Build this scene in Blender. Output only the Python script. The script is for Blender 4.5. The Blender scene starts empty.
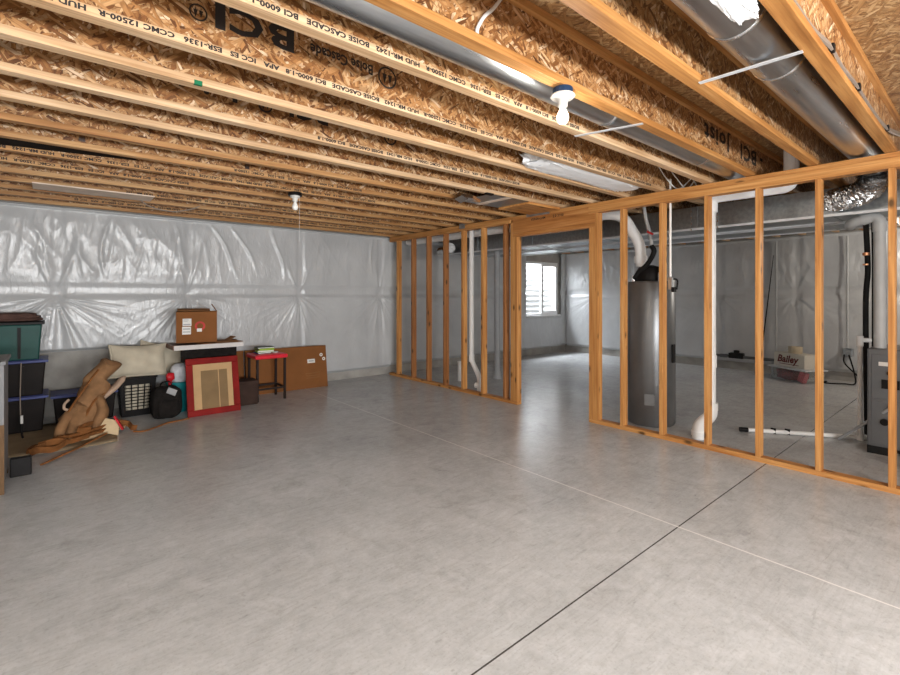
import bpy, math, random
import numpy as np
from mathutils import Vector, Matrix, Euler

random.seed(7)
R = math.radians
PI = math.pi
SC = bpy.context.scene
COL = SC.collection

# ------------------------------------------------------------------ materials
def new_mat(name):
    m = bpy.data.materials.new(name)
    m.use_nodes = True
    nt = m.node_tree
    b = nt.nodes['Principled BSDF']
    return m, nt, b

def nd(nt, typ, **kw):
    n = nt.nodes.new(typ)
    for k, v in kw.items():
        if k.startswith('i_'):
            n.inputs[k[2:].replace('_', ' ')].default_value = v
        else:
            setattr(n, k, v)
    return n

def ramp(nt, stops, fac=None, interp='LINEAR'):
    r = nt.nodes.new('ShaderNodeValToRGB')
    r.color_ramp.interpolation = interp
    el = r.color_ramp.elements
    while len(el) < len(stops):
        el.new(0.5)
    for e, (p, c) in zip(el, stops):
        e.position = p
        e.color = (c[0], c[1], c[2], 1)
    if fac is not None:
        nt.links.new(fac, r.inputs[0])
    return r

def math_n(nt, op, a, b=None, c=None):
    n = nt.nodes.new('ShaderNodeMath')
    n.operation = op
    for i, v in enumerate((a, b, c)):
        if v is None:
            continue
        if isinstance(v, (int, float)):
            n.inputs[i].default_value = v
        else:
            nt.links.new(v, n.inputs[i])
    return n.outputs[0]

def mixc(nt, fac, a, b, blend='MIX'):
    n = nt.nodes.new('ShaderNodeMix')
    n.data_type = 'RGBA'
    n.blend_type = blend
    for idx, v in ((0, fac), (6, a), (7, b)):
        if isinstance(v, (int, float)):
            n.inputs[idx].default_value = v
        elif isinstance(v, (tuple, list)):
            n.inputs[idx].default_value = (v[0], v[1], v[2], 1)
        else:
            nt.links.new(v, n.inputs[idx])
    return n.outputs[2]

def coords(nt, scale=(1, 1, 1), rnd=True):
    tc = nt.nodes.new('ShaderNodeTexCoord')
    mp = nt.nodes.new('ShaderNodeMapping')
    mp.inputs['Scale'].default_value = scale
    if rnd:
        oi = nt.nodes.new('ShaderNodeObjectInfo')
        vm = nt.nodes.new('ShaderNodeVectorMath')
        vm.operation = 'SCALE'
        vm.inputs[0].default_value = (13.7, 7.3, 9.1)
        nt.links.new(oi.outputs['Random'], vm.inputs['Scale'])
        va = nt.nodes.new('ShaderNodeVectorMath')
        nt.links.new(tc.outputs['Object'], va.inputs[0])
        nt.links.new(vm.outputs[0], va.inputs[1])
        nt.links.new(va.outputs[0], mp.inputs['Vector'])
    else:
        nt.links.new(tc.outputs['Object'], mp.inputs['Vector'])
    return mp.outputs[0]

def bump(nt, b, h, strength=.3, dist=.01):
    n = nt.nodes.new('ShaderNodeBump')
    n.inputs['Strength'].default_value = strength
    n.inputs['Distance'].default_value = dist
    nt.links.new(h, n.inputs['Height'])
    nt.links.new(n.outputs[0], b.inputs['Normal'])

def plain(name, col, rough=.5, metal=0., var=.0, scale=8., spec=None, bmp=0., bscale=60.):
    m, nt, b = new_mat(name)
    b.inputs['Roughness'].default_value = rough
    b.inputs['Metallic'].default_value = metal
    lum = max(col)
    b.inputs['Specular IOR Level'].default_value = spec if spec is not None else (.12 if lum < .06 else .25)
    co = coords(nt)
    no = nd(nt, 'ShaderNodeTexNoise')
    no.inputs['Scale'].default_value = scale
    no.inputs['Detail'].default_value = 4
    nt.links.new(co, no.inputs['Vector'])
    lo = [max(0, c * (1 - var)) for c in col]
    hi = [min(1, c * (1 + var)) for c in col]
    r = ramp(nt, [(.3, lo), (.7, hi)], no.outputs['Fac'])
    nt.links.new(r.outputs[0], b.inputs['Base Color'])
    if bmp:
        n2 = nd(nt, 'ShaderNodeTexNoise')
        n2.inputs['Scale'].default_value = bscale
        n2.inputs['Detail'].default_value = 3
        nt.links.new(co, n2.inputs['Vector'])
        bump(nt, b, n2.outputs['Fac'], bmp, .004)
    return m

def lumber(name, axis, dark, mid, light, knots=True, rough=.55, grain=1.):
    """sawn timber with grain running along the given axis"""
    m, nt, b = new_mat(name)
    s = [26. * grain] * 3
    s[axis] = 1.1
    co = coords(nt, s)
    n1 = nd(nt, 'ShaderNodeTexNoise')
    n1.inputs['Scale'].default_value = 1.0
    n1.inputs['Detail'].default_value = 5
    n1.inputs['Distortion'].default_value = .6
    nt.links.new(co, n1.inputs['Vector'])
    r = ramp(nt, [(.28, dark), (.5, mid), (.72, light)], n1.outputs['Fac'])
    s2 = [90.] * 3
    s2[axis] = 2.5
    co2 = coords(nt, s2)
    n2 = nd(nt, 'ShaderNodeTexNoise')
    n2.inputs['Scale'].default_value = 1.
    n2.inputs['Detail'].default_value = 2
    nt.links.new(co2, n2.inputs['Vector'])
    r2 = ramp(nt, [(.35, (.72, .66, .6)), (.6, (1, 1, 1))], n2.outputs['Fac'])
    col = mixc(nt, .8, r.outputs[0], r2.outputs[0], 'MULTIPLY')
    if knots:
        s3 = [11.] * 3
        s3[axis] = 5.
        co3 = coords(nt, s3)
        v = nd(nt, 'ShaderNodeTexVoronoi')
        v.inputs['Scale'].default_value = 1.
        v.inputs['Randomness'].default_value = 1.
        nt.links.new(co3, v.inputs['Vector'])
        sep = nd(nt, 'ShaderNodeSeparateColor')
        nt.links.new(v.outputs['Color'], sep.inputs[0])
        has = math_n(nt, 'GREATER_THAN', sep.outputs[0], .45)
        k = ramp(nt, [(.10, (1, 1, 1)), (.26, (0, 0, 0))], v.outputs['Distance'])
        f = math_n(nt, 'MULTIPLY', has, k.outputs[0])
        col = mixc(nt, f, col, [c * .2 for c in mid])
    nt.links.new(col, b.inputs['Base Color'])
    b.inputs['Roughness'].default_value = rough
    b.inputs['Specular IOR Level'].default_value = .3
    bump(nt, b, n2.outputs['Fac'], .15, .003)
    return m

def osb(name, plane, tones, size=1.):
    """oriented strand board: five overlapping layers of long random flakes"""
    m, nt, b = new_mat(name)
    co = coords(nt)
    acc = None
    hacc = None
    axis = {'xz': 'Y', 'xy': 'Z'}[plane]
    angs = (96, 14, 64, 118, 38, 154)
    for i, ang in enumerate(angs):
        vr = nd(nt, 'ShaderNodeVectorRotate', rotation_type=axis + '_AXIS')
        vr.inputs['Angle'].default_value = R(ang)
        vr.inputs['Center'].default_value = (0, 0, 0)
        nt.links.new(co, vr.inputs['Vector'])
        mp = nd(nt, 'ShaderNodeMapping')
        mp.inputs['Scale'].default_value = {'xz': (17 / size, .02, 92 / size), 'xy': (17 / size, 92 / size, .02)}[plane]
        mp.inputs['Location'].default_value = (i * 3.3, i * 1.7, i * 2.9)
        nt.links.new(vr.outputs[0], mp.inputs['Vector'])
        nz = nd(nt, 'ShaderNodeTexNoise')
        nz.inputs['Scale'].default_value = 1.4
        nz.inputs['Detail'].default_value = 1
        nt.links.new(mp.outputs[0], nz.inputs['Vector'])
        va = nd(nt, 'ShaderNodeVectorMath', operation='MULTIPLY_ADD')
        nt.links.new(nz.outputs['Color'], va.inputs[0])
        va.inputs[1].default_value = (.5, .5, .5)
        nt.links.new(mp.outputs[0], va.inputs[2])
        v = nd(nt, 'ShaderNodeTexVoronoi', distance='CHEBYCHEV')
        v.inputs['Scale'].default_value = 1.
        nt.links.new(va.outputs[0], v.inputs['Vector'])
        sep = nd(nt, 'ShaderNodeSeparateColor')
        nt.links.new(v.outputs['Color'], sep.inputs[0])
        tone = ramp(nt, tones, sep.outputs[0])
        # faint streaks inside each flake
        mp2 = nd(nt, 'ShaderNodeMapping')
        mp2.inputs['Scale'].default_value = {'xz': (1, 1, 5), 'xy': (1, 5, 1)}[plane]
        nt.links.new(mp.outputs[0], mp2.inputs['Vector'])
        st = nd(nt, 'ShaderNodeTexNoise')
        st.inputs['Scale'].default_value = 1.
        st.inputs['Detail'].default_value = 1
        nt.links.new(mp2.outputs[0], st.inputs['Vector'])
        sr = ramp(nt, [(.3, (.78, .74, .7)), (.7, (1.0, 1.0, 1.0))], st.outputs['Fac'])
        tc = mixc(nt, .8, tone.outputs[0], sr.outputs[0], 'MULTIPLY')
        edge = ramp(nt, [(.36, (1, 1, 1)), (.52, (.55, .5, .45))], v.outputs['Distance'])
        tc = mixc(nt, .7, tc, edge.outputs[0], 'MULTIPLY')
        if acc is None:
            acc = tc
            hacc = sep.outputs[1]
        else:
            f = math_n(nt, 'GREATER_THAN', sep.outputs[2], .54 + .045 * i)
            acc = mixc(nt, f, acc, tc)
            hm = nd(nt, 'ShaderNodeMix')
            nt.links.new(f, hm.inputs[0])
            nt.links.new(hacc, hm.inputs[2])
            nt.links.new(sep.outputs[1], hm.inputs[3])
            hacc = hm.outputs[0]
    nt.links.new(acc, b.inputs['Base Color'])
    b.inputs['Roughness'].default_value = .5
    b.inputs['Specular IOR Level'].default_value = .35
    bump(nt, b, hacc, .35, .004)
    return m

def concrete_floor():
    m, nt, b = new_mat('concrete floor')
    co = coords(nt, rnd=False)
    def noise(sc, det, rough=.55, dist=0., vec=None):
        n = nd(nt, 'ShaderNodeTexNoise')
        n.inputs['Scale'].default_value = sc
        n.inputs['Detail'].default_value = det
        n.inputs['Roughness'].default_value = rough
        n.inputs['Distortion'].default_value = dist
        nt.links.new(vec or co, n.inputs['Vector'])
        return n.outputs['Fac']
    big = ramp(nt, [(.3, (.57, .585, .597)), (.7, (.71, .728, .742))], noise(.9, 6, .6, .8))
    mid = ramp(nt, [(.3, (.76, .755, .75)), (.84, (1.05, 1.05, 1.05))], noise(5., 8, .68, 1.2))
    c = mixc(nt, .9, big.outputs[0], mid.outputs[0], 'MULTIPLY')
    # trowel swirls: thin ridged arcs
    mp = nd(nt, 'ShaderNodeMapping')
    mp.inputs['Scale'].default_value = (1.2, 9., 1)
    mp.inputs['Rotation'].default_value = (0, 0, R(28))
    nt.links.new(co, mp.inputs['Vector'])
    sw = noise(2.6, 5, .65, 2.2, mp.outputs[0])
    swr = ramp(nt, [(.38, (.82, .815, .81)), (.54, (1, 1, 1)), (.66, (1.0, 1.0, 1.0))], sw)
    c = mixc(nt, .42, c, swr.outputs[0], 'MULTIPLY')
    # fine speckle
    sp = ramp(nt, [(.34, (.8, .79, .78)), (.46, (1, 1, 1))], noise(70, 4, .6))
    c = mixc(nt, .55, c, sp.outputs[0], 'MULTIPLY')
    # dark stains and scuffs
    st = ramp(nt, [(.56, (0, 0, 0)), (.72, (1, 1, 1))], noise(2.3, 10, .74, .6))
    c = mixc(nt, math_n(nt, 'MULTIPLY', st.outputs[0], .40), c, (.22, .205, .19))
    mp2 = nd(nt, 'ShaderNodeMapping')
    mp2.inputs['Scale'].default_value = (2.5, 16., 1)
    mp2.inputs['Rotation'].default_value = (0, 0, R(-52))
    nt.links.new(co, mp2.inputs['Vector'])
    sc = ramp(nt, [(.62, (0, 0, 0)), (.68, (1, 1, 1))], noise(1.7, 5, .6, .5, mp2.outputs[0]))
    c = mixc(nt, math_n(nt, 'MULTIPLY', sc.outputs[0], .2), c, (.2, .19, .18))
    # small dark spots and a finer mottle
    sd = ramp(nt, [(.66, (0, 0, 0)), (.72, (1, 1, 1))], noise(16., 3, .6, .3))
    c = mixc(nt, math_n(nt, 'MULTIPLY', sd.outputs[0], .25), c, (.2, .19, .18))
    fm = ramp(nt, [(.3, (.84, .838, .835)), (.82, (1.04, 1.04, 1.04))], noise(22., 6, .7, .8))
    c = mixc(nt, .8, c, fm.outputs[0], 'MULTIPLY')
    # saw-cut joints
    sx = nd(nt, 'ShaderNodeSeparateXYZ')
    nt.links.new(co, sx.inputs[0])
    j1 = math_n(nt, 'LESS_THAN', math_n(nt, 'ABSOLUTE', math_n(nt, 'SUBTRACT', sx.outputs[1], 1.297)), .004)
    c = mixc(nt, j1, c, (.07, .065, .06))
    wob = noise(6, 2)
    d2 = math_n(nt, 'ABSOLUTE', math_n(nt, 'ADD', math_n(nt, 'SUBTRACT', sx.outputs[0], 2.965), math_n(nt, 'MULTIPLY', wob, .008)))
    j2 = math_n(nt, 'LESS_THAN', d2, .006)
    c = mixc(nt, math_n(nt, 'MULTIPLY', j2, .85), c, (.80, .79, .77))
    nt.links.new(c, b.inputs['Base Color'])
    rr = nd(nt, 'ShaderNodeMapRange')
    rr.inputs['To Min'].default_value = .22
    rr.inputs['To Max'].default_value = .29
    nt.links.new(noise(3., 6, .6), rr.inputs['Value'])
    nt.links.new(rr.outputs[0], b.inputs['Roughness'])
    b.inputs['Specular IOR Level'].default_value = .45
    bump(nt, b, noise(40, 6, .65), .12, .004)
    return m

def plastic_blanket():
    m, nt, b = new_mat('white vinyl insulation facing')
    co = coords(nt, rnd=False)
    n = nd(nt, 'ShaderNodeTexNoise')
    n.inputs['Scale'].default_value = 2.
    n.inputs['Detail'].default_value = 5
    nt.links.new(co, n.inputs['Vector'])
    r = ramp(nt, [(.3, (.44, .45, .457)), (.7, (.53, .54, .547))], n.outputs['Fac'])
    nt.links.new(r.outputs[0], b.inputs['Base Color'])
    b.inputs['Roughness'].default_value = .28
    b.inputs['Specular IOR Level'].default_value = .6
    mp = nd(nt, 'ShaderNodeMapping')
    mp.inputs['Scale'].default_value = (14, 14, 5)
    nt.links.new(co, mp.inputs['Vector'])
    n2 = nd(nt, 'ShaderNodeTexNoise')
    n2.inputs['Scale'].default_value = 1.6
    n2.inputs['Detail'].default_value = 4
    n2.inputs['Distortion'].default_value = .8
    nt.links.new(mp.outputs[0], n2.inputs['Vector'])
    bump(nt, b, n2.outputs['Fac'], .45, .012)
    return m

def metal(name, col, rough, streak=True):
    m, nt, b = new_mat(name)
    b.inputs['Metallic'].default_value = 1.
    co = coords(nt, (2., 30., 30.) if streak else (9, 9, 9))
    n = nd(nt, 'ShaderNodeTexNoise')
    n.inputs['Scale'].default_value = 1.
    n.inputs['Detail'].default_value = 4
    nt.links.new(co, n.inputs['Vector'])
    r = ramp(nt, [(.3, [c * .82 for c in col]), (.7, [min(1, c * 1.12) for c in col])], n.outputs['Fac'])
    nt.links.new(r.outputs[0], b.inputs['Base Color'])
    mr = nd(nt, 'ShaderNodeMapRange')
    mr.inputs['To Min'].default_value = rough * .75
    mr.inputs['To Max'].default_value = rough * 1.25
    nt.links.new(n.outputs['Fac'], mr.inputs['Value'])
    nt.links.new(mr.outputs[0], b.inputs['Roughness'])
    return m

def emit(name, col, strength):
    m, nt, b = new_mat(name)
    b.inputs['Base Color'].default_value = (*col, 1)
    b.inputs['Emission Color'].default_value = (*col, 1)
    b.inputs['Emission Strength'].default_value = strength
    return m

OSB_T = [(.0, (.12, .042, .012)), (.2, (.27, .11, .033)), (.45, (.41, .195, .068)), (.7, (.52, .285, .12)), (.88, (.62, .40, .21)), (1., (.76, .58, .40))]
OSB_F = [(.0, (.20, .09, .03)), (.3, (.32, .17, .065)), (.6, (.40, .235, .10)), (.85, (.48, .31, .15)), (1., (.56, .40, .22))]
FIR = ((.37, .145, .037), (.54, .25, .075), (.64, .345, .125))
LVL = ((.43, .255, .125), (.60, .395, .225), (.70, .52, .345))
M = {
    'floor': concrete_floor(),
    'concrete': plain('foundation concrete', (.34, .325, .30), .85, var=.18, scale=5, bmp=.4),
    'darkwall': plain('drywall unseen', (.62, .60, .57), .8, var=.05),
    'blanket': plastic_blanket(),
    'web': osb('strand board web', 'xz', OSB_T, 1.3),
    'subfloor': osb('strand board subfloor', 'xy', OSB_F, 1.5),
    'studz': lumber('fir stud', 2, *FIR),
    'studdark': lumber('dark fir stud', 2, (.20, .075, .022), (.32, .13, .042), (.42, .19, .07)),  # darker fir tone for some studs beyond the doorway
    'studx': lumber('fir board lengthwise', 0, *FIR),
    'study': lumber('fir plate', 1, *FIR),
    'hdr': lumber('fir header', 1, (.33, .125, .033), (.47, .20, .058), (.55, .265, .09), knots=False, grain=.6),
    'flange': lumber('laminated flange', 0, *LVL, knots=False, grain=.7),
    'flange_farlit': lumber('far light tinted flange', 0, (.33, .15, .05), (.48, .255, .10), (.58, .36, .17), knots=False, grain=.7),
    'flange_warmlit': lumber('warm light tinted flange', 0, (.29, .115, .028), (.47, .22, .066), (.58, .32, .12), knots=False, grain=.45),
    'ink': plain('black ink', (.035, .03, .028), .7, var=.1),
    'galv': metal('galvanised steel', (.50, .53, .56), .30),
    'galvd': metal('dull galvanised sheet', (.36, .39, .41), .36),
    'chrome': metal('bright zinc strap', (.78, .8, .82), .25),
    'strapzinc': plain('zinc strap', (.72, .74, .76), .4, metal=.35, var=.05),
    'foil': metal('aluminium foil', (.80, .80, .80), .18, False),
    'foilhose': metal('crinkled dark foil', (.50, .50, .50), .25, False),
    'pvc': plain('white PVC pipe', (.86, .86, .85), .35, var=.03),
    'pvcgrey': plain('pale grey PVC pipe', (.46, .47, .47), .4, var=.04),
    'greypipe': plain('grey painted steel', (.36, .37, .38), .45, var=.06),
    'porcelain': plain('white porcelain', (.62, .61, .58), .3, var=.02),
    'bulb_on': emit('lit bulb', (1., .90, .70), 4.),
    'bulb_off': plain('frosted bulb', (.80, .80, .78), .3, var=.02),
    'bluebox': plain('blue plastic box', (.02, .045, .10), .5, var=.1),
    'dark': plain('black plastic', (.011, .010, .010), .45, var=.2),
    'darkmatt': plain('matt black cloth', (.013, .011, .010), .9, var=.3, scale=20, bmp=.5),
    'steelgrey': plain('grey enamelled tank', (.20, .205, .21), .36, metal=.7, var=.06),
    'furn': plain('grey enamelled cabinet', (.14, .145, .15), .4, metal=.3, var=.05),
    'fibre': plain('white insulation facing', (.88, .89, .90), .5, var=.06, scale=6, bmp=.6, bscale=18),
    'green': plain('green tote plastic', (.008, .062, .052), .45, var=.12),
    'bluelid': plain('blue lid plastic', (.05, .065, .20), .45, var=.1),
    'blackbin': plain('black bin plastic', (.012, .009, .008), .5, var=.2),
    'quilt': plain('brown quilted cloth', (.085, .045, .035), .85, var=.35, scale=14, bmp=.6),
    'tan': plain('tan canvas', (.255, .135, .062), .85, var=.22, scale=12, bmp=.5, bscale=40),
    'tanlite': plain('pale lining', (.42, .30, .22), .85, var=.15, scale=12),
    'strap': plain('brown webbing', (.22, .085, .025), .8, var=.3, scale=14),
    'strapl': plain('pale webbing edge', (.50, .36, .22), .8, var=.2),
    'cream': plain('cream cotton', (.54, .48, .37), .9, var=.08, scale=10, bmp=.5, bscale=24),
    'paper': plain('cream paper', (.60, .46, .28), .8, var=.1),
    'red': plain('red plastic', (.48, .012, .02), .35, var=.1),
    'seatred': plain('bright red seat', (.66, .022, .04), .35, var=.08),
    'redwood': plain('red painted frame', (.21, .010, .008), .6, var=.2, scale=6, spec=.12),
    'teal': plain('teal plastic', (.01, .20, .22), .45, var=.1),
    'whitebag': plain('translucent white bag', (.55, .56, .58), .5, var=.15, scale=20, bmp=.6),
    'mat': plain('beige mount board', (.50, .32, .16), .8, var=.06),
    'linen': plain('brown linen panel', (.23, .15, .075), .9, var=.08, bmp=.3),
    'cardboard': plain('brown cardboard', (.215, .082, .023), .8, var=.1, scale=5),
    'cardboxd': plain('dark inside of cardboard', (.24, .11, .04), .85, var=.1, scale=5),
    'cardsheet': plain('worn cardboard sheet', (.30, .225, .14), .85, var=.15, scale=5),
    'white': plain('white paper', (.74, .73, .70), .7, var=.03),
    'whitepaint': plain('white painted edge', (.60, .57, .55), .5, var=.05),
    'mahog': plain('dark brown table top', (.12, .045, .025), .4, var=.2),
    'darkbrown': plain('dark brown box', (.045, .026, .02), .7, var=.25),
    'blackwood': plain('black stained wood', (.025, .017, .015), .45, var=.2),
    'lime': plain('lime green book cover', (.35, .55, .06), .45, var=.1),
    'olive': plain('olive book cover', (.16, .17, .035), .5, var=.1),
    'darkgreen': plain('dark green book cover', (.03, .06, .03), .5, var=.1),
    'bluebook': plain('dark blue book cover', (.03, .05, .12), .5, var=.1),
    'greycab': plain('grey laminate', (.20, .20, .205), .5, var=.06),
    'woodleg': plain('brown wooden edge', (.13, .07, .03), .6, var=.2),
    'vinyl': plain('white window vinyl', (.80, .80, .80), .4, var=.02),
    'well': plain('corrugated white window well', (.42, .425, .43), .5, var=.04),
    'black': plain('black rubber', (.015, .015, .015), .55, var=.2),
    'copper': metal('copper', (.80, .40, .22), .35, False),
    'clearbox': None,
    'maroon': plain('dark red cloth', (.17, .02, .025), .85, var=.6, scale=22),
    'pink': plain('pink red packet', (.52, .075, .095), .6, var=.2),
    'offwhite': plain('off white printed board', (.60, .57, .50), .7, var=.05),
    'maroonink': plain('dark red print', (.13, .03, .025), .7, var=.1),
    'tape': plain('beige tape roll', (.50, .42, .30), .6, var=.08),
    'redprint': plain('red print', (.48, .05, .045), .7, var=.1),
    'cablew': plain('white cable sheath', (.72, .71, .68), .45, var=.04),
    'cableg': plain('grey beige cable sheath', (.27, .22, .18), .5, var=.06),
    'paleboard': plain('pale fibreboard', (.74, .60, .49), .8, var=.1),
    'greenink': plain('green paint mark', (.01, .14, .06), .7, var=.1),
    'redvalve': plain('red valve handle', (.55, .03, .03), .4, var=.05),
    'steelplate': metal('steel hanger plate', (.45, .47, .49), .45, False),
}
def glass(name, col, rough=.0, alpha=None):
    m, nt, b = new_mat(name)
    b.inputs['Base Color'].default_value = (*col, 1)
    b.inputs['Roughness'].default_value = rough
    b.inputs['Transmission Weight'].default_value = 1.
    b.inputs['IOR'].default_value = 1.2
    if alpha is not None:
        b.inputs['Alpha'].default_value = alpha
    return m
M['glass'] = glass('window glass', (.95, .97, .97), 0., .25)
M['clearbox'] = plain('clear tote plastic', (.50, .53, .53), .2, var=.05, spec=.5)
M['clearbox'].node_tree.nodes['Principled BSDF'].inputs['Alpha'].default_value = .22

# ------------------------------------------------------------------ mesh builder
def world_loc(o):
    v = Vector((0, 0, 0))
    while o is not None:
        v += o.location
        o = o.parent
    return v

class MB:
    def __init__(self):
        self.v, self.f, self.sm = [], [], []
    def add(self, vs, fs, smooth=False):
        n = len(self.v)
        self.v += [tuple(p) for p in vs]
        self.f += [tuple(i + n for i in f) for f in fs]
        self.sm += [smooth] * len(fs)
        return self
    def box(self, x0, x1, y0, y1, z0, z1):
        vs = [(x, y, z) for x in (x0, x1) for y in (y0, y1) for z in (z0, z1)]
        fs = [(0, 1, 3, 2), (4, 6, 7, 5), (0, 4, 5, 1), (2, 3, 7, 6), (0, 2, 6, 4), (1, 5, 7, 3)]
        return self.add(vs, fs)
    def obox(self, c, size, rot=None, bev=0.):
        sx, sy, sz = [s / 2 for s in size]
        rm = rot if rot is not None else Matrix.Identity(3)
        vs = [rm @ Vector((x, y, z)) + Vector(c) for x in (-sx, sx) for y in (-sy, sy) for z in (-sz, sz)]
        fs = [(0, 1, 3, 2), (4, 6, 7, 5), (0, 4, 5, 1), (2, 3, 7, 6), (0, 2, 6, 4), (1, 5, 7, 3)]
        return self.add(vs, fs)
    def taper_box(self, c, bot, top, h, rot=None):
        """box with different base and top sizes, base centre c"""
        rm = rot if rot is not None else Matrix.Identity(3)
        vs = []
        for (sx, sy), z in ((bot, 0), (top, h)):
            for x, y in ((-1, -1), (1, -1), (1, 1), (-1, 1)):
                vs.append(rm @ Vector((x * sx / 2, y * sy / 2, z)) + Vector(c))
        return self.add(vs, [(3, 2, 1, 0), (4, 5, 6, 7), (0, 1, 5, 4), (1, 2, 6, 5), (2, 3, 7, 6), (3, 0, 4, 7)])
    def tube(self, pts, r, n=12, cap=True, ry=None):
        pts = [Vector(p) for p in pts]
        rr = r if isinstance(r, (list, tuple)) else [r] * len(pts)
        t0 = (pts[1] - pts[0]).normalized()
        up = Vector((0, 0, 1)) if abs(t0.z) < .9 else Vector((1, 0, 0))
        a = t0.cross(up).normalized()
        vs, fs = [], []
        for i, p in enumerate(pts):
            if i == 0:
                t = t0
            elif i == len(pts) - 1:
                t = (pts[i] - pts[i - 1]).normalized()
            else:
                t = ((pts[i + 1] - pts[i]).normalized() + (pts[i] - pts[i - 1]).normalized())
                t = t.normalized() if t.length > 1e-6 else (pts[i + 1] - pts[i]).normalized()
            a = (a - t * a.dot(t)).normalized()
            b = t.cross(a)
            k = rr[i]
            q = k if ry is None else (ry[i] if isinstance(ry, (list, tuple)) else ry)
            for j in range(n):
                an = 2 * PI * j / n
                vs.append(p + a * (k * math.cos(an)) + b * (q * math.sin(an)))
        for i in range(len(pts) - 1):
            for j in range(n):
                k = (j + 1) % n
                fs.append((i * n + j, i * n + k, (i + 1) * n + k, (i + 1) * n + j))
        self.add(vs, fs, True)
        if cap:
            m = len(pts) - 1
            self.add([vs[j] for j in range(n)], [tuple(range(n))[::-1]])
            self.add([vs[m * n + j] for j in range(n)], [tuple(range(n))])
        return self
    def lathe(self, prof, c=(0, 0, 0), n=24, axis=(0, 0, 1)):
        q = Vector((0, 0, 1)).rotation_difference(Vector(axis)).to_matrix()
        vs, fs = [], []
        for r, z in prof:
            for j in range(n):
                an = 2 * PI * j / n
                vs.append(q @ Vector((r * math.cos(an), r * math.sin(an), z)) + Vector(c))
        m = len(prof)
        for i in range(m - 1):
            for j in range(n):
                k = (j + 1) % n
                fs.append((i * n + j, i * n + k, (i + 1) * n + k, (i + 1) * n + j))
        self.add(vs, fs, True)
        if prof[0][0] > 1e-6:
            self.add(vs[:n], [tuple(range(n))[::-1]])
        if prof[-1][0] > 1e-6:
            self.add(vs[-n:], [tuple(range(n))])
        return self
    def ribbon(self, pts, w, th, wdir=(0, 0, 1)):
        """flat strap of width w along wdir and thickness th"""
        pts = [Vector(p) for p in pts]
        vs, fs = [], []
        for i, p in enumerate(pts):
            t = (pts[min(i + 1, len(pts) - 1)] - pts[max(i - 1, 0)]).normalized()
            wd = Vector(wdir)
            wd = (wd - t * wd.dot(t)).normalized()
            nn = t.cross(wd).normalized()
            for s1, s2 in ((-1, -1), (1, -1), (1, 1), (-1, 1)):
                vs.append(p + wd * (s1 * w / 2) + nn * (s2 * th / 2))
        for i in range(len(pts) - 1):
            for j in range(4):
                k = (j + 1) % 4
                fs.append((i * 4 + j, i * 4 + k, (i + 1) * 4 + k, (i + 1) * 4 + j))
        e = (len(pts) - 1) * 4
        fs += [(3, 2, 1, 0), (e, e + 1, e + 2, e + 3)]
        return self.add(vs, fs)
    def grid(self, nu, nv, fn, smooth=True):
        vs = [fn(i / nu, j / nv) for i in range(nu + 1) for j in range(nv + 1)]
        fs = [(i * (nv + 1) + j, (i + 1) * (nv + 1) + j, (i + 1) * (nv + 1) + j + 1, i * (nv + 1) + j + 1) for i in range(nu) for j in range(nv)]
        return self.add(vs, fs, smooth)
    def blob(self, c, rad, nu=24, nv=14, e1=.8, e2=.8, noise=0., seed=0, rot=None, freq=3.):
        """closed superellipsoid with soft lumps"""
        rm = rot if rot is not None else Matrix.Identity(3)
        rng = random.Random(seed)
        ph = [rng.uniform(0, 6.28) for _ in range(8)]
        sg = lambda x, e: math.copysign(abs(x) ** e, x)
        vs, fs = [], []
        for i in range(nv + 1):
            la = -PI / 2 + PI * i / nv
            for j in range(nu):
                lo = 2 * PI * j / nu
                k = 1 + noise * (math.sin(freq * lo + ph[0] + 2 * la) * .5 + math.sin(freq * 1.7 * la + ph[1] + lo) * .5 + .5 * math.sin(freq * 2.3 * lo + ph[2] - freq * 1.5 * la))
                k = 1 + (k - 1) * abs(math.cos(la)) ** .5
                p = Vector((rad[0] * sg(math.cos(la), e1) * sg(math.cos(lo), e2), rad[1] * sg(math.cos(la), e1) * sg(math.sin(lo), e2), rad[2] * sg(math.sin(la), e1))) * k
                vs.append(rm @ p + Vector(c))
        for i in range(nv):
            for j in range(nu):
                k = (j + 1) % nu
                fs.append((i * nu + j, i * nu + k, (i + 1) * nu + k, (i + 1) * nu + j))
        return self.add(vs, fs, True)
    def build(self, name, mat, parent=None, local=False, loc=None, bevel=0., smooth=None, angle=38):
        off = Vector((0, 0, 0))
        if parent is not None and not local:
            off = world_loc(parent)
        if loc is not None:
            off = Vector(loc)
        me = bpy.data.meshes.new(name)
        me.from_pydata([tuple(Vector(p) - off) for p in self.v], [], self.f)
        me.materials.append(mat)
        sm = self.sm if smooth is None else [smooth] * len(self.f)
        me.polygons.foreach_set('use_smooth', sm)
        me.update()
        if any(sm):
            me.set_sharp_from_angle(angle=R(angle))
        o = bpy.data.objects.new(name, me)
        COL.objects.link(o)
        if parent is not None:
            o.parent = parent
        if loc is not None:
            o.location = loc
        if bevel:
            b = o.modifiers.new('edge', 'BEVEL')
            b.width = bevel
            b.segments = 2
            b.limit_method = 'ANGLE'
        return o

def tag(o, label, cat, group=None, kind=None):
    o['label'] = label
    o['category'] = cat
    if group:
        o['group'] = group
    if kind:
        o['kind'] = kind
    return o

def thing(name, label, cat, loc=(0, 0, 0), rz=0., group=None, kind=None):
    o = bpy.data.objects.new(name, None)
    COL.objects.link(o)
    o.empty_display_size = .1
    o.location = loc
    o.rotation_euler = (0, 0, rz)
    return tag(o, label, cat, group, kind)

def struct(o):
    o['kind'] = 'structure'
    return o

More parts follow.
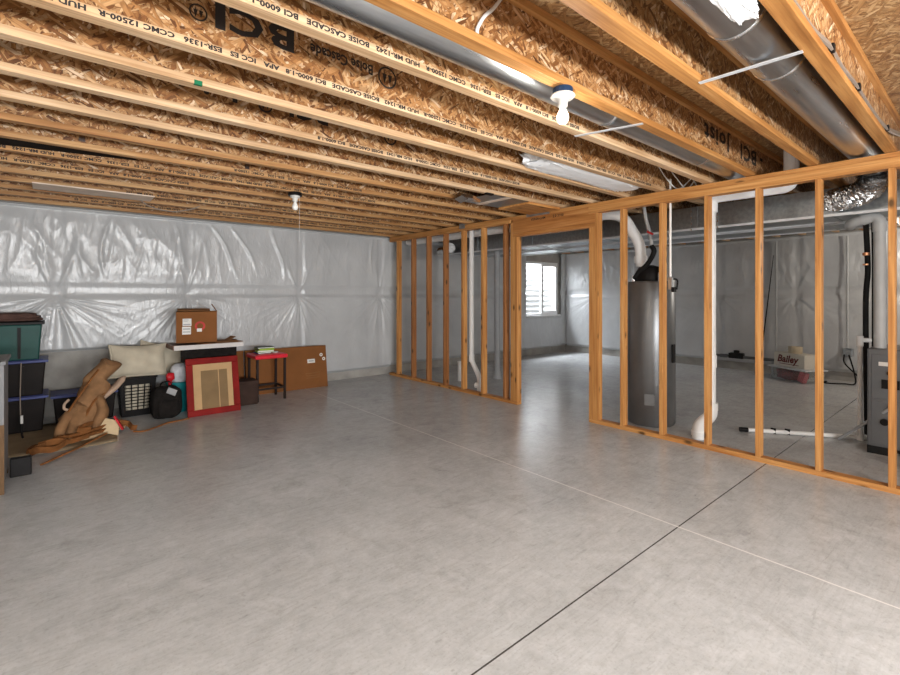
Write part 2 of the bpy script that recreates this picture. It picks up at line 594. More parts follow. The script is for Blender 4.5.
def arc_path(pts, rad=.08, n=6):
    """polyline with rounded corners"""
    pts = [Vector(p) for p in pts]
    out = [pts[0]]
    for i in range(1, len(pts) - 1):
        a, b, c = pts[i - 1], pts[i], pts[i + 1]
        d1, d2 = (a - b), (c - b)
        r1 = min(rad, d1.length * .49)
        r2 = min(rad, d2.length * .49)
        p1, p2 = b + d1.normalized() * r1, b + d2.normalized() * r2
        for k in range(n + 1):
            t = k / n
            out.append((1 - t) ** 2 * p1 + 2 * t * (1 - t) * b + t * t * p2)
    out.append(pts[-1])
    return out

def crom(pts, n=8):
    pts = [Vector(p) for p in pts]
    P = [pts[0] * 2 - pts[1]] + pts + [pts[-1] * 2 - pts[-2]]
    out = []
    for i in range(1, len(P) - 2):
        p0, p1, p2, p3 = P[i - 1:i + 3]
        for k in range(n):
            t = k / n
            out.append(.5 * ((2 * p1) + (p2 - p0) * t + (2 * p0 - 5 * p1 + 4 * p2 - p3) * t * t + (3 * p1 - p0 - 3 * p2 + p3) * t ** 3))
    out.append(pts[-1])
    return out

def text_mesh(s, size, weight=0., sx=1., spacing=1., shear=0.):
    cu = bpy.data.curves.new('lettering', 'FONT')
    cu.body = s
    cu.size = size
    cu.offset = weight
    cu.resolution_u = 2
    cu.space_character = spacing
    cu.shear = shear
    o = bpy.data.objects.new('lettering', cu)
    COL.objects.link(o)
    bpy.context.view_layer.update()
    dg = bpy.context.evaluated_depsgraph_get()
    me = bpy.data.meshes.new_from_object(o.evaluated_get(dg))
    COL.objects.unlink(o)
    bpy.data.objects.remove(o)
    n = len(me.vertices)
    co = np.empty(n * 3, 'f')
    me.vertices.foreach_get('co', co)
    co = co.reshape(-1, 3)
    fs = [tuple(p.vertices) for p in me.polygons]
    bpy.data.meshes.remove(me)
    co[:, 0] *= sx
    return co, fs

def put_text(mb, s, size, origin, ex, ey, **kw):
    """lay lettering into mb: origin is the baseline start, ex/ey the reading and up directions"""
    co, fs = text_mesh(s, size, **kw)
    o, ex, ey = Vector(origin), Vector(ex), Vector(ey)
    vs = [o + ex * float(p[0]) + ey * float(p[1]) for p in co]
    mb.add(vs, fs)
    return (float(co[:, 0].max()) if len(co) else 0)

# value noise for the plastic creases -------------------------------------
def _h(ix, iy, seed):
    a = np.sin(ix * 127.1 + iy * 311.7 + seed * 74.7) * 43758.5453
    return a - np.floor(a)
def vnoise(x, y, seed=0):
    x = np.asarray(x, float)
    y = np.asarray(y, float)
    ix, iy = np.floor(x), np.floor(y)
    fx, fy = x - ix, y - iy
    fx, fy = fx * fx * (3 - 2 * fx), fy * fy * (3 - 2 * fy)
    a, b = _h(ix, iy, seed), _h(ix + 1, iy, seed)
    c, d = _h(ix, iy + 1, seed), _h(ix + 1, iy + 1, seed)
    return (a * (1 - fx) + b * fx) * (1 - fy) + (c * (1 - fx) + d * fx) * fy
def ridge(n):
    return (1 - np.abs(2 * n - 1)) ** 2.2

def sstep(a, b, x):
    t = np.clip((x - a) / (b - a), 0, 1)
    return t * t * (3 - 2 * t)

def blanket_disp(U, Z, pins, seed, busy=1.):
    """how far the plastic facing stands off the wall"""
    d = .045 + .02 * vnoise(U * 1.3, Z * 1.5, seed)
    zb = 1.49
    band = np.exp(-((Z - zb) / .075) ** 4)
    # long upright wrinkles in the upper half, slanting a little
    up = sstep(1.56, 1.75, Z) * (1 - sstep(2.30, 2.48, Z))
    env = sstep(.35, .75, vnoise(U * .8, Z * .5, seed + 5)) * (1 - .75 * sstep(1.1, 2.2, U) * (U < 4.7))
    w = ridge(vnoise(U * 7 + Z * .9, Z * 1.6, seed + 1)) * .6 + ridge(vnoise(U * 13 - Z * 2.0, Z * 3.0, seed + 2)) * .45 + ridge(vnoise(U * 5 + Z * 3.2, Z * 2.2, seed + 9)) * .5
    d = d + up * (.14 + .86 * env) * w * .024 * busy
    # soft wrinkles in the lower half
    lo = (1 - sstep(1.2, 1.4, Z))
    w2 = ridge(vnoise(U * 6 + Z * 1.5, Z * 1.2, seed + 3)) * .6 + ridge(vnoise(U * 16, Z * 5, seed + 4)) * .3
    d = d + lo * w2 * .006
    d = d * (1 - .55 * band) + .012 * band
    # taped upright laps at the pins: flat strips
    for pu, pz in pins:
        lap = np.exp(-((U - pu - .03) / .06) ** 4)
        d = d * (1 - .22 * lap)
    # long slanting folds hanging across the upper half
    for k, (fu, fs) in enumerate(((1.25, .35), (1.75, .55), (2.05, .50), (2.62, .18), (4.35, -.12), (.55, -.1))):
        line = U - (fu + fs * (2.35 - Z) + .04 * np.sin(Z * 6 + k))
        d = d + .016 * up * np.exp(-(line / .022) ** 2) * sstep(1.6, 2.0, Z + .2 * math.sin(k * 3))
    for i, (pu, pz) in enumerate(pins):
        du, dz = U - pu, Z - pz
        r = np.hypot(du, dz) + 1e-6
        th = np.arctan2(du, -dz)
        fan = ridge(vnoise(th * 6.5 + i * 7.7, r * .7 + i, seed + 20)) + .6 * ridge(vnoise(th * 12 + i * 3.1, r * 1.0, seed + 21))
        fall = np.exp(-r / .36) * sstep(.02, .16, r) * (.45 + .55 * vnoise(pu * 3.1, pz, seed + 40) + .3 * (pu < .5))
        below = .06 + .94 * sstep(-.02, .06, -dz)
        d = d + fan * fall * below * .034
        d = d - .015 * np.exp(-(r / .10) ** 2)
        # two or three strong straight creases dropping from / rising to the pin
        for k in range(3):
            a0 = -.22 + .22 * k + .07 * math.sin(i * 5 + k)
            d = d + .016 * np.exp(-((th - a0) / .045) ** 2) * np.exp(-r / .7) * sstep(.05, .2, r)
        a1 = PI - .3 + .2 * math.sin(i * 3.3)
        d = d + .018 * np.exp(-((np.abs(th) - a1) / .07) ** 2) * np.exp(-r / .6) * sstep(.05, .2, r) * sstep(0., .1, dz)
    return np.maximum(d, .006)

def blanket(name, u0, u1, zlo, zhi, step, pins, seed, place, parent, busy=1.):
    nu, nv = int((u1 - u0) / step), int((zhi - .05) / step)
    us = np.linspace(u0, u1, nu + 1)
    t = np.linspace(0, 1, nv + 1)
    U = np.repeat(us[:, None], nv + 1, 1)
    ZL = zlo(us)
    Z = ZL[:, None] + (zhi - ZL[:, None]) * t[None, :]
    D = blanket_disp(U, Z, pins, seed, busy)
    # rolled top hem and turned-in bottom edge
    hem = np.exp(-((Z - (zhi - .022)) / .012) ** 2)
    D = D + hem * (.042 + .016 * vnoise(U * 5, U * 0, seed + 30))
    D = D * sstep(0, .02, t)[None, :] * sstep(0, .012, 1 - t)[None, :] + .002
    P = place(U, Z, D).reshape(-1, 3)
    me = bpy.data.meshes.new(name)
    n1 = nv + 1
    i, j = np.meshgrid(np.arange(nu), np.arange(nv), indexing='ij')
    q = np.stack([i * n1 + j, (i + 1) * n1 + j, (i + 1) * n1 + j + 1, i * n1 + j + 1], -1).reshape(-1, 4)
    me.vertices.add(len(P))
    me.vertices.foreach_set('co', P.astype('f').ravel())
    me.loops.add(q.size)
    me.loops.foreach_set('vertex_index', q.ravel().astype('i'))
    me.polygons.add(len(q))
    me.polygons.foreach_set('loop_start', np.arange(0, q.size, 4, dtype='i'))
    me.polygons.foreach_set('use_smooth', np.ones(len(q), bool))
    me.update(calc_edges=True)
    me.validate()
    me.materials.append(M['blanket'])
    o = bpy.data.objects.new(name, me)
    COL.objects.link(o)
    o.parent = parent
    return o

# ------------------------------------------------------------------ room shell
XL, XR, YF, YB = -1.6, 10.07, -2.4, 7.27
ZC = 2.774          # underside of the subfloor
ZJ = 2.472          # underside of the joists
struct(MB().box(XL - .2, XR + .2, YF - .2, YB + .2, -.12, 0).build('floor', M['floor']))
struct(MB().box(XL - .2, XR + .2, YF - .2, YB + .2, ZC, ZC + .02).build('ceiling', M['subfloor']))

WX0, WX1, WZ0, WZ1 = 8.50, 9.79, .945, 2.24      # egress window in the back wall
wb = MB()
wb.box(XL - .2, WX0, YB, YB + .2, 0, ZC)
wb.box(WX1, XR + .2, YB, YB + .2, 0, ZC)
wb.box(WX0, WX1, YB, YB + .2, 0, WZ0)
wb.box(WX0, WX1, YB, YB + .2, WZ1, ZC)
wall_back = struct(wb.build('wall_back', M['concrete']))
wall_right = struct(MB().box(XR, XR + .2, YF - .2, YB, 0, ZC).build('wall_right', M['concrete']))
wall_left = struct(MB().box(XL - .2, XL, YF - .2, YB, 0, ZC).build('wall_left', M['darkwall']))
# wall behind the camera; its wide window band is added to shape the light
PX0, PX1, PZ0, PZ1 = -1.3, 2.9, .95, 1.45
wf = MB()
wf.box(XL, PX0, YF - .2, YF, 0, ZC)
wf.box(PX1, XR, YF - .2, YF, 0, ZC)
wf.box(PX0, PX1, YF - .2, YF, PZ1, ZC)
wf.box(PX0, PX1, YF - .2, YF, 0, PZ0)
struct(wf.build('wall_front', M['darkwall']))
pd = MB()
for a, b in ((PX0, PX0 + .06), ((PX0 + PX1) / 2 - .04, (PX0 + PX1) / 2 + .04), (PX1 - .06, PX1)):
    pd.box(a, b, YF - .14, YF - .06, PZ0, PZ1)
pd.box(PX0, PX1, YF - .14, YF - .06, PZ1 - .05, PZ1)
pd.box(PX0, PX1, YF - .14, YF - .06, PZ0, PZ0 + .05)
struct(pd.build('added_window', M['vinyl']))  # unseen window frame, added around the rear light

pins_back = [(-1.2, 1.42), (.04, 1.42), (1.42, 1.42), (2.99, 1.43), (4.47, 1.43), (5.8, 1.42), (7.1, 1.42), (8.3, 1.0)]
def zlo_flat(u):
    return .15 + 0 * u
def place_back(U, Z, D):
    return np.stack([U, YB - .004 - D, Z], -1)
blanket('insulation_blanket', XL + .01, .73, lambda u: .76 + 0 * u, 2.484, .0125, pins_back, 3, place_back, wall_back)
blanket('insulation_blanket', .73, 4.72, lambda u: .13 + 0 * u, 2.484, .0125, pins_back, 3, place_back, wall_back)
blanket('insulation_blanket', 4.70, WX0 - .02, zlo_flat, 2.484, .025, pins_back, 3, place_back, wall_back, .5)
blanket('insulation_blanket', WX0 - .02, WX1 + .02, zlo_flat, WZ0 - .02, .025, [], 4, place_back, wall_back, .5)
blanket('insulation_blanket', WX1 + .02, XR - .03, zlo_flat, 2.484, .025, [], 5, place_back, wall_back, .5)
pins_right = [(6.3, 1.42), (4.9, 1.42), (3.6, 1.42), (2.35, 1.42), (1.0, 1.42), (-.3, 1.42)]
def place_right(U, Z, D):
    return np.stack([XR - .004 - D, -U, Z], -1)
blanket('insulation_blanket', -(YB - .08), 1.5, zlo_flat, 2.484, .02, [(-a, b) for a, b in pins_right], 8, place_right, wall_right, 3.6)

# window in the far room with its corrugated well
win = struct(MB().box(WX0, WX1, YB + .02, YB + .09, WZ0, WZ0 + .05)
             .box(WX0, WX1, YB + .02, YB + .09, WZ1 - .05, WZ1)
             .box(WX0, WX0 + .05, YB + .02, YB + .09, WZ0 + .05, WZ1 - .05)
             .box(WX1 - .05, WX1, YB + .02, YB + .09, WZ0 + .05, WZ1 - .05)
             .build('window_1', M['vinyl']))
wm = (WX0 + WX1) / 2
s_ = MB()
s_.box(wm - .02, wm + .05, YB + .005, YB + .06, WZ0 + .04, WZ1 - .04)
s_.box(wm + .05, WX1 - .04, YB + .005, YB + .06, WZ0 + .04, WZ0 + .10)
s_.box(wm + .05, WX1 - .04, YB + .005, YB + .06, WZ1 - .10, WZ1 - .04)
s_.box(WX1 - .10, WX1 - .04, YB + .005, YB + .06, WZ0 + .10, WZ1 - .10)
s_.build('sash', M['vinyl'], win)
MB().box(WX0 + .05, wm, YB + .05, YB + .055, WZ0 + .05, WZ1 - .05).build('pane', M['glass'], win)
MB().box(wm + .05, WX1 - .10, YB + .03, YB + .035, WZ0 + .10, WZ1 - .10).build('pane', M['glass'], win)
MB().box(WX0 - .03, WX1 + .03, YB - .06, YB + .02, WZ0 - .03, WZ0).build('sill', M['vinyl'], win)
def wellf(u, v):
    an = PI * u
    z = .6 + 1.95 * v
    k = 1 + .032 * math.sin(2 * PI * z / .135)
    return ((WX0 + WX1) / 2 - math.cos(an) * .86 * k, YB + .2 + math.sin(an) * .85 * k, z)
struct(MB().grid(40, 130, wellf).build('trim_1', M['well']))
struct(MB().box(WX0 - .4, WX1 + .4, YB + .2, YB + 1.2, .5, .6).build('trim_2', M['concrete']))

# ------------------------------------------------------------------ joists
JY = [.49, .945, 1.39, 1.735, 2.185, 2.56, 2.975, 3.375, 3.80, 4.2, 4.6, 5.0, 5.41, 5.81, 6.22, 6.62, 7.02]
FW, FH = .0635, .038
JX0, JX1 = XL, XR - .13
jl = [
    'floor joist overhead carrying the stapled grey cable, first of the row',
    'floor joist second in the row, just beyond the wide round duct',
    'floor joist with large black printed letters near the partition, third in the row',
    'floor joist fourth in the row, just beyond the long narrow round duct',
    'floor joist fifth in the row, with huge black letters and a round tree stamp',
    'floor joist sixth in the row, with a green paint mark on its edge',
    'floor joist seventh in the row counted from the grey cable joist',
    'floor joist eighth in the row, at the near edge of the grey sheet metal pan',
    'floor joist ninth in the row, just past the grey sheet metal pan',
    'floor joist tenth in the row, just before the flat black sheet',
    'floor joist eleventh in the row, just behind the flat black sheet',
    'floor joist sixth from the plastic covered back wall',
    'floor joist fifth from the plastic covered back wall',
    'floor joist fourth from the plastic covered back wall, at the pale board',
    'floor joist third from the plastic covered back wall, behind the pale board',
    'floor joist second from the plastic covered back wall',
    'floor joist last in the row, close against the plastic covered back wall',
]
L = JX1 - JX0
j0 = thing('timber_joist', jl[0], 'joist', (JX0, JY[0], ZJ), group='floor joists overhead')
MB().box(0, L, 0, FW, 0, FH).build('bottom_flange', M['flange'], j0, local=True, bevel=.002)
MB().box(0, L, 0, FW, ZC - ZJ - FH, ZC - ZJ - .001).build('top_flange', M['flange'], j0, local=True)
MB().box(0, L, FW / 2 - .005, FW / 2 + .005, FH, ZC - ZJ - FH).build('web', M['web'], j0, local=True)
joists = [j0]
for k, y in enumerate(JY[1:], 1):
    r = j0.copy()
    COL.objects.link(r)
    r.location = (JX0, y, ZJ)
    r['label'] = jl[k]
    for ch in list(j0.children):
        c = ch.copy()
        COL.objects.link(c)
        c.parent = r
    joists.append(r)
for r in joists[8:]:  # lighting colour of the far joists painted into their flanges
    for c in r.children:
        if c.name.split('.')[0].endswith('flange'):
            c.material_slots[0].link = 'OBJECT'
            c.material_slots[0].material = M['flange_farlit']
for r in joists[:3]:  # warm light on the first joists painted into the flange colour
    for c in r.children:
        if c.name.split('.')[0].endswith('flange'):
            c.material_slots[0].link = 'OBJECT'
            c.material_slots[0].material = M['flange_warmlit']

# ink on the joists (printed upside down, as they were hung)
STAMP = 'BOISE CASCADE  BCI 6000-1.8  APA  ICC ES  ESR-1336  CCMC 12500-R  HUD MR-1242  '
yw = FW / 2 - .0056
def inv(mb, s, size, xr, ztop, y, **kw):
    """text turned by 180 degrees: starts at xr and reads towards -x; ztop is its baseline"""
    return put_text(mb, s, size, (xr - JX0, y, ztop - ZJ), (-1, 0, 0), (0, 0, -1), **kw)
def ring(mb, x, z, r, y, w=.008):
    n = 28
    vs = []
    for rr in (r, r - w):
        for i in range(n):
            vs.append((x - JX0 + rr * math.cos(2 * PI * i / n), y, z - ZJ + rr * math.sin(2 * PI * i / n)))
    mb.add(vs, [(i, (i + 1) % n, n + (i + 1) % n, n + i) for i in range(n)])
def tree(mb, x, z, r, y):
    q = lambda a, b: (x - JX0 + a * r, y, z - ZJ - b * r)
    for s in (-.36, .34):
        h = .62 if s < 0 else .48
        mb.add([q(s - .30, -.35), q(s + .30, -.35), q(s, h)], [(0, 1, 2)])
        mb.add([q(s - .22, 0), q(s + .22, 0), q(s, h + .16)], [(0, 1, 2)])
        mb.add([q(s - .05, -.6), q(s + .05, -.6), q(s + .05, -.3), q(s - .05, -.3)], [(0, 1, 2, 3)])
def put(k, fn, name='lettering'):
    mb = MB()
    fn(mb)
    return mb.build(name, M['ink'], joists[k], local=True)
def word(k, s, size, xr, z=2.712, **kw):
    put(k, lambda mb: inv(mb, s, size, xr, z, yw, **kw))
def logo(k, x, z, r, w=.010):
    put(k, lambda mb: (ring(mb, x, z, r, yw, w), tree(mb, x, z, r * .84, yw)), 'logo')
TOKENS = ['BOISE CASCADE', 'BCI 6000-1.8', 'APA', 'ICC ES', 'ESR-1336', 'CCMC 12500-R', 'HUD MR-1242']
def stamps(k, x0, x1, size=.029, gap=.032, first=0):
    """approval stamps repeated along the front edge of the bottom flange"""
    x, i = x1, first
    while x > x0:
        mb = MB()
        w = inv(mb, TOKENS[i % len(TOKENS)], size, x, ZJ + .031, -.0007, weight=.0014, sx=1.25, spacing=1.05)
        mb.build('edge_stamp', M['ink'], joists[k], local=True)
        x -= w + gap
        i += 1
word(4, 'B', .155, .905, weight=.005, sx=1.5)
word(4, 'C', .155, .752, weight=.005, sx=1.4)
word(4, 'I', .155, .588, weight=.010, sx=1.2)
logo(4, .478, 2.637, .036, .007)
logo(4, 1.425, 2.643, .060)
word(4, 'Boise Cascade', .075, 1.335, 2.680, weight=.002, sx=.82)
stamps(4, -.9, 4.4)
stamps(3, .2, 2.55)
for wd, xr in (('-', 4.97), ('BCI', 4.80), ('Joist', 4.16)):
    word(2, wd, .175, xr, 2.705, weight=.005, sx=1.42, spacing=1.12)
word(6, 'BCI', .15, 1.46, 2.705, weight=.006, sx=1.15, spacing=1.12)
logo(6, 1.03, 2.63, .045)
word(6, 'Joist', .15, .87, 2.705, weight=.005, sx=1.15, spacing=1.12)
word(5, 'Boise Cascade', .075, 3.0, 2.68, weight=.002, sx=.82)
logo(5, 3.1, 2.643, .058)
MB().box(.535 - JX0, .572 - JX0, -.0008, .02, -.0006, .02).build('paint_mark', M['greenink'], joists[5], local=True)['label'] = 'green paint mark'
logo(6, 1.96, 2.63, .058, .012)
stamps(6, 1.5, 3.4)
for k, a, b in ((9, 1.2, 2.4), (10, -.6, 2.8), (11, -.6, 1.0), (13, .6, 3.6), (15, .3, 4.0)):
    stamps(k, a, b)

# ------------------------------------------------------------------ stud partition
SX0, SX1 = 4.633, 4.722
part = thing('stud_partition', 'open timber stud partition with a doorway gap dividing the basement', 'stud wall', (SX0, .3, 0), kind='thing')
Y0, Y1, DY0, DY1 = -1.2, 7.12, 3.02, 4.096
MB().box(SX0, SX1, Y0, Y1, 2.428, 2.468).build('top_plate', M['study'], part, bevel=.002)
MB().box(SX0 - .012, SX1, Y0, DY0, 2.355, 2.428).build('top_plate', M['study'], part, bevel=.002)
MB().box(SX0, SX1, DY1 + .115, Y1, 2.385, 2.428).build('top_plate', M['study'], part, bevel=.002)
MB().box(SX0, SX1, Y0, DY0, 0, .042).build('bottom_plate', M['study'], part, bevel=.002)
MB().box(SX0, SX1, DY1, Y1, 0, .042).build('bottom_plate', M['study'], part, bevel=.002)
for i, yc in enumerate([-.71, -.30, .105, .514, .942, 1.359, 1.775, 2.199, 2.621]):
    MB().box(SX0, SX1, yc - .019, yc + .019, .042, 2.355).build('stud', M['studz'], part, bevel=.002)
for i, yc in enumerate([4.324, 4.75, 5.17, 5.59, 6.02, 6.44, 6.88]):
    MB().box(SX0, SX1, yc - .019, yc + .019, .042, 2.385).build('stud', M['studdark'] if i in (0, 3, 4, 5) else M['studz'], part, bevel=.002)
for y0, z1 in ((2.906, 2.355), (2.945, 2.197), (2.983, 2.197), (4.096, 2.197), (4.134, 2.197), (4.172, 2.385)):
    MB().box(SX0, SX1, y0 + .0006, y0 + .0374, .042, z1).build('door_stud', M['studz'], part, bevel=.002)
MB().box(SX0 - .002, SX1, 2.945, 4.172, 2.245, 2.428).build('header', M['hdr'], part, bevel=.002)
MB().box(SX0, SX1, 2.945, 4.172, 2.197, 2.244).build('header_plate', M['hdr'], part, bevel=.002)
hm = MB()
for i, s in enumerate(('VERSA-LAM', '2.0 3100')):
    put_text(hm, s, .045, (SX0 - .0027, 3.86 - i * .34, 2.375), (0, -1, 0), (0, 0, 1), weight=.001)
hm.build('lettering', M['ink'], part)
MB().obox((SX0 - .004, 3.75, 2.452), (.006, .36, .05)).obox((SX0 - .007, 3.75, 2.452), (.004, .30, .02)).build('nail_plate', M['steelplate'], part)

# ------------------------------------------------------------------ ducts under the subfloor
def round_duct(label, y, z, r, x0, x1, seams):
    t = thing('round_duct', label, 'duct', (x0, y, z))
    MB().tube([(x0, y, z), (x1, y, z)], r, 40).build('duct_pipe', M['galv'], t)
    for sx in seams:
        m = MB()
        m.tube([(sx - .012, y, z), (sx - .006, y, z), (sx + .006, y, z), (sx + .012, y, z)], [r, r + .004, r + .004, r], 40, cap=False)
        m.build('seam_ring', M['chrome'], t)
    return t
round_duct('long narrow round grey duct strapped between joists beside the lit bulb', 1.585, 2.588, .098, XL + .02, 5.58, (.55, 2.62, 4.0))
round_duct('wide shiny round duct beside the grey cable joist', .70, 2.60, .118, XL + .02, 4.98, (2.12, 2.68))
def strap(label, a, b):
    m = MB()
    m.ribbon([a, b], .028, .003, wdir=(1, 0, 0))
    o = m.build('hanger_strap', M['strapzinc'], loc=a)
    tag(o, label, 'strap', 'duct straps')
strap('bright metal strap holding up the long narrow duct', (2.60, 1.80, 2.4695), (2.72, 1.40, 2.4695))
strap('bright metal strap holding up the wide shiny duct', (2.41, .955, 2.4695), (2.43, .545, 2.4695))

# ------------------------------------------------------------------ lamps
def lampholder(label, x, y, z, lit, box_mat, br=.05, pr=1.):
    t = thing('lamp_holder', label, 'lamp holder', (x, y, z))
    MB().lathe([(.0, 0), (br - .003, 0), (br, -.004), (br, -.034), (.0, -.034)], (x, y, z), 24).build('junction_box', box_mat, t)
    z2 = z - .034
    MB().lathe([(.0, 0), (.058 * pr, 0), (.060 * pr, -.008), (.054 * pr, -.016), (.034 * pr, -.022), (.025, -.034), (.024, -.058), (.02, -.06), (0, -.06)], (x, y, z2), 32).build('porcelain_base', M['porcelain'], t)
    z3 = z2 - .056
    prof = [(.013, 0), (.014, -.012), (.022, -.028), (.029, -.045), (.030, -.060), (.026, -.074), (.016, -.085), (0, -.089)]
    MB().lathe(prof, (x, y, z3), 24).build('bulb', M['bulb_on'] if lit else M['bulb_off'], t)
    return t
lampholder('lit bulb in a white porcelain holder under the joist beside the narrow duct', 1.955, 1.425, ZJ, True, M['bluebox'])
t2 = lampholder('unlit bulb in a white holder with a pull string near the back wall', 1.884, 4.632, ZJ, False, M['dark'], .068, .8)
MB().tube([(1.93, 4.632, 2.43), (1.93, 4.632, 1.98)], .0013, 6).build('pull_string', M['white'], t2)

# ------------------------------------------------------------------ ceiling odds and ends
def batt(name, label, x0, x1, y0, y1, z0, z1, seed):
    rng = random.Random(seed)
    m = MB()
    c = ((x0 + x1) / 2, (y0 + y1) / 2, (z0 + z1) / 2)
    m.blob(c, ((x1 - x0) / 2, (y1 - y0) / 2, (z1 - z0) / 2), 72, 24, .35, .35, .07, seed, freq=11.)
    o = m.build(name, M['fibre'], loc=(c[0], c[1], z0))
    return tag(o, label, 'insulation')
batt('insulation_batt', 'long white insulation roll tucked between joists above the doorway', 2.92, 4.45, 2.255, 2.556, 2.478, 2.60, 3)
batt('insulation_batt', 'white insulation tuft stuffed beside the wide shiny duct overhead', 1.2, 1.94, .557, .64, 2.43, 2.485, 6)
# sheet-metal pan and wooden block between joists
pan = thing('joist_bay_pan', 'grey sheet metal pan closing a joist bay before the doorway', 'duct pan', (3.3, 3.44, ZJ))
MB().box(3.42, 4.02, 3.39, 3.85, 2.466, 2.4715).build('pan_sheet', M['galvd'], pan)
MB().box(3.66, 3.74, 3.385, 3.855, 2.4630, 2.466).build('seam_strip', M['paleboard'], pan)
MB().obox((3.34, 3.62, 2.455), (.16, .20, .03), Euler((.25, .12, .3)).to_matrix()).obox((3.27, 3.66, 2.45), (.10, .10, .03), Euler((-.3, .3, .1)).to_matrix()).build('foil_tape', M['foil'], pan)
MB().box(3.35, 3.45, 3.36, 3.40, 2.455, 2.4715).build('clip', M['dark'], pan)
tag(MB().box(4.03, 4.60, 3.39, 3.85, 2.445, 2.4715).build('wood_block', M['studx'], loc=(4.03, 3.44, 2.4715), bevel=.002), 'flat wooden board nailed under joists between metal pan and doorway header', 'board')
# flat black sheet in a joist bay and pale board at the far end
tag(MB().obox((-.52, 4.432, 2.50), (2.1, .325, .02), Euler((0, -.045, 0)).to_matrix()).build('flat_sheet', M['darkmatt'], loc=(-.52, 4.43, 2.45)), 'flat black sheet lying between joists above the stacked bins', 'duct')
tag(MB().box(-.13, .83, 5.74, 6.06, 2.461, 2.4712).build('ceiling_board', M['paleboard'], loc=(-.13, 5.74, 2.4712)), 'pale board nailed under the joists above the plastic back wall', 'board')
def wire(name, label, pts, r, mat, cat='cable', group=None, n=8):
    o = MB().tube(crom(pts, 8), r, n).build(name, mat, loc=pts[0])
    return tag(o, label, cat, group)
wire('drooping_cable', 'thin pale cable drooping beside the pale ceiling board', [(.75, 6.10, 2.468), (.86, 6.12, 2.41), (1.05, 6.10, 2.385), (1.22, 6.06, 2.42), (1.32, 6.04, 2.468)], .006, M['cableg'])
wire('hanging_cable', 'white cable hanging against a joist web above the lit bulb', [(1.50, 1.412, 2.735), (1.44, 1.405, 2.66), (1.38, 1.40, 2.60), (1.345, 1.405, 2.54), (1.35, 1.412, 2.515)], .008, M['cablew'])
for (x, y, lab) in ((.17, 4.217, 'small shiny metal bracket between joists near the black sheet'), (1.29, 4.217, 'small shiny metal bracket between joists near the unlit bulb')):
    tag(MB().obox((x, y, 2.555), (.035, .014, .07)).obox((x + .012, y - .004, 2.59), (.06, .02, .022)).build('metal_bracket', M['foil'], loc=(x, y, 2.52)), lab, 'bracket')
bx = bpy.data.objects['metal_bracket']
# grey cable stapled to the nearest joist
gc = thing('electrical_cable', 'grey flat electrical cable clipped along the first overhead joist', 'cable', (1.9, .50, 2.50))
gp = [(1.75, .503, 2.60), (1.95, .503, 2.545), (2.147, .50, 2.53), (2.41, .50, 2.528), (2.71, .50, 2.562), (2.94, .50, 2.545), (3.31, .50, 2.557), (3.7, .50, 2.545), (4.3, .50, 2.564), (4.93, .50, 2.66)]
MB().ribbon(crom(gp, 10), .036, .010, wdir=(0, .3, 1)).build('cable_sheath', M['cableg'], gc)
for p in (gp[4], gp[6], gp[8]):
    MB().obox((p[0], p[1] - .001, p[2] - .002), (.03, .022, .04)).build('cable_clip', M['dark'], gc, bevel=.004)
for i, (dx, lab) in enumerate(((0, 'white wire loop hanging above the stud partition top plate, nearer the doorway'), (.06, 'white wire loop hanging above the stud partition, at the conduit'), (.15, 'slack white wire behind the top plate near the conduit'))):
    wire('ceiling_wire', lab, [(4.60 + dx, 2.22 - dx, 2.74), (4.66 + dx, 2.16 - dx * 1.2, 2.60), (4.78 + dx, 2.10 - dx, 2.50), (4.86, 2.02 - dx, 2.58), (4.95, 1.95 - dx, 2.72)], .006, M['cablew'], group='white wires above the stud partition')

# ------------------------------------------------------------------ utility room: trunks
def trunk(label, x0, x1, y0, y1, z0, z1):
    t = thing('trunk_duct', label, 'duct', (x0, y0, z0))
    MB().box(x0, x1, y0, y1, z0, z1).build('duct_body', M['galvd'], t)
    e = MB()
    for (x, z) in ((x0, z0), (x1, z0)):
        e.box(x - .012, x + .012, y0, y1, z - .012, z + .012)
    e.build('corner_seam', M['strapzinc'], t)
    y = y0 + .5
    while y < y1:
        MB().box(x0 - .008, x1 + .008, y - .015, y + .015, z0 - .008, z1).build('slip_joint', M['galvd'], t)
        y += 1.2
    return t
trunk('large rectangular grey duct running behind the stud partition, nearer of two', 5.60, 6.12, .55, 6.6, 2.186, 2.44)
trunk('large rectangular grey duct running behind the stud partition, farther of two', 6.26, 6.84, .70, 6.6, 2.186, 2.44)
for i, (x, y, lab) in enumerate(((5.585, 2.02, 'thin chain strap hanging at the trunk duct, nearer the conduit'), (5.585, 2.30, 'thin chain strap hanging at the trunk duct, behind the heater'))):
    m = MB()
    for k in range(9):
        m.obox((x, y, 2.46 - k * .035), (.006, .012, .026), Euler((0, 0, (k % 2) * 1.2)).to_matrix())
    tag(m.build('duct_strap', M['chrome'], loc=(x, y, 2.47)), lab, 'strap', 'straps on the trunk duct')

# flexible foil duct
fd = thing('flexible_duct', 'crinkled silver flexible duct curving up to the ceiling', 'duct', (5.52, 1.2, 2.3))
path = crom([(5.585, 1.04, 2.315), (5.44, .92, 2.31), (5.32, .79, 2.315), (5.22, .70, 2.36), (5.17, .69, 2.46), (5.09, .695, 2.56), (5.00, .70, 2.60)], 22)
rr = [.096 + .007 * (1 if i % 2 else -1) + random.uniform(-.006, .006) for i in range(len(path))]
m = MB().tube(path, rr, 40)
m.v = [tuple(Vector(p) + Vector((random.uniform(-1, 1), random.uniform(-1, 1), random.uniform(-1, 1))) * .0035) for p in m.v]
m.build('foil_hose', M['foilhose'], fd, smooth=False)
MB().tube([(4.985, .70, 2.60), (5.05, .69, 2.595)], .122, 32).build('collar', M['galv'], fd)

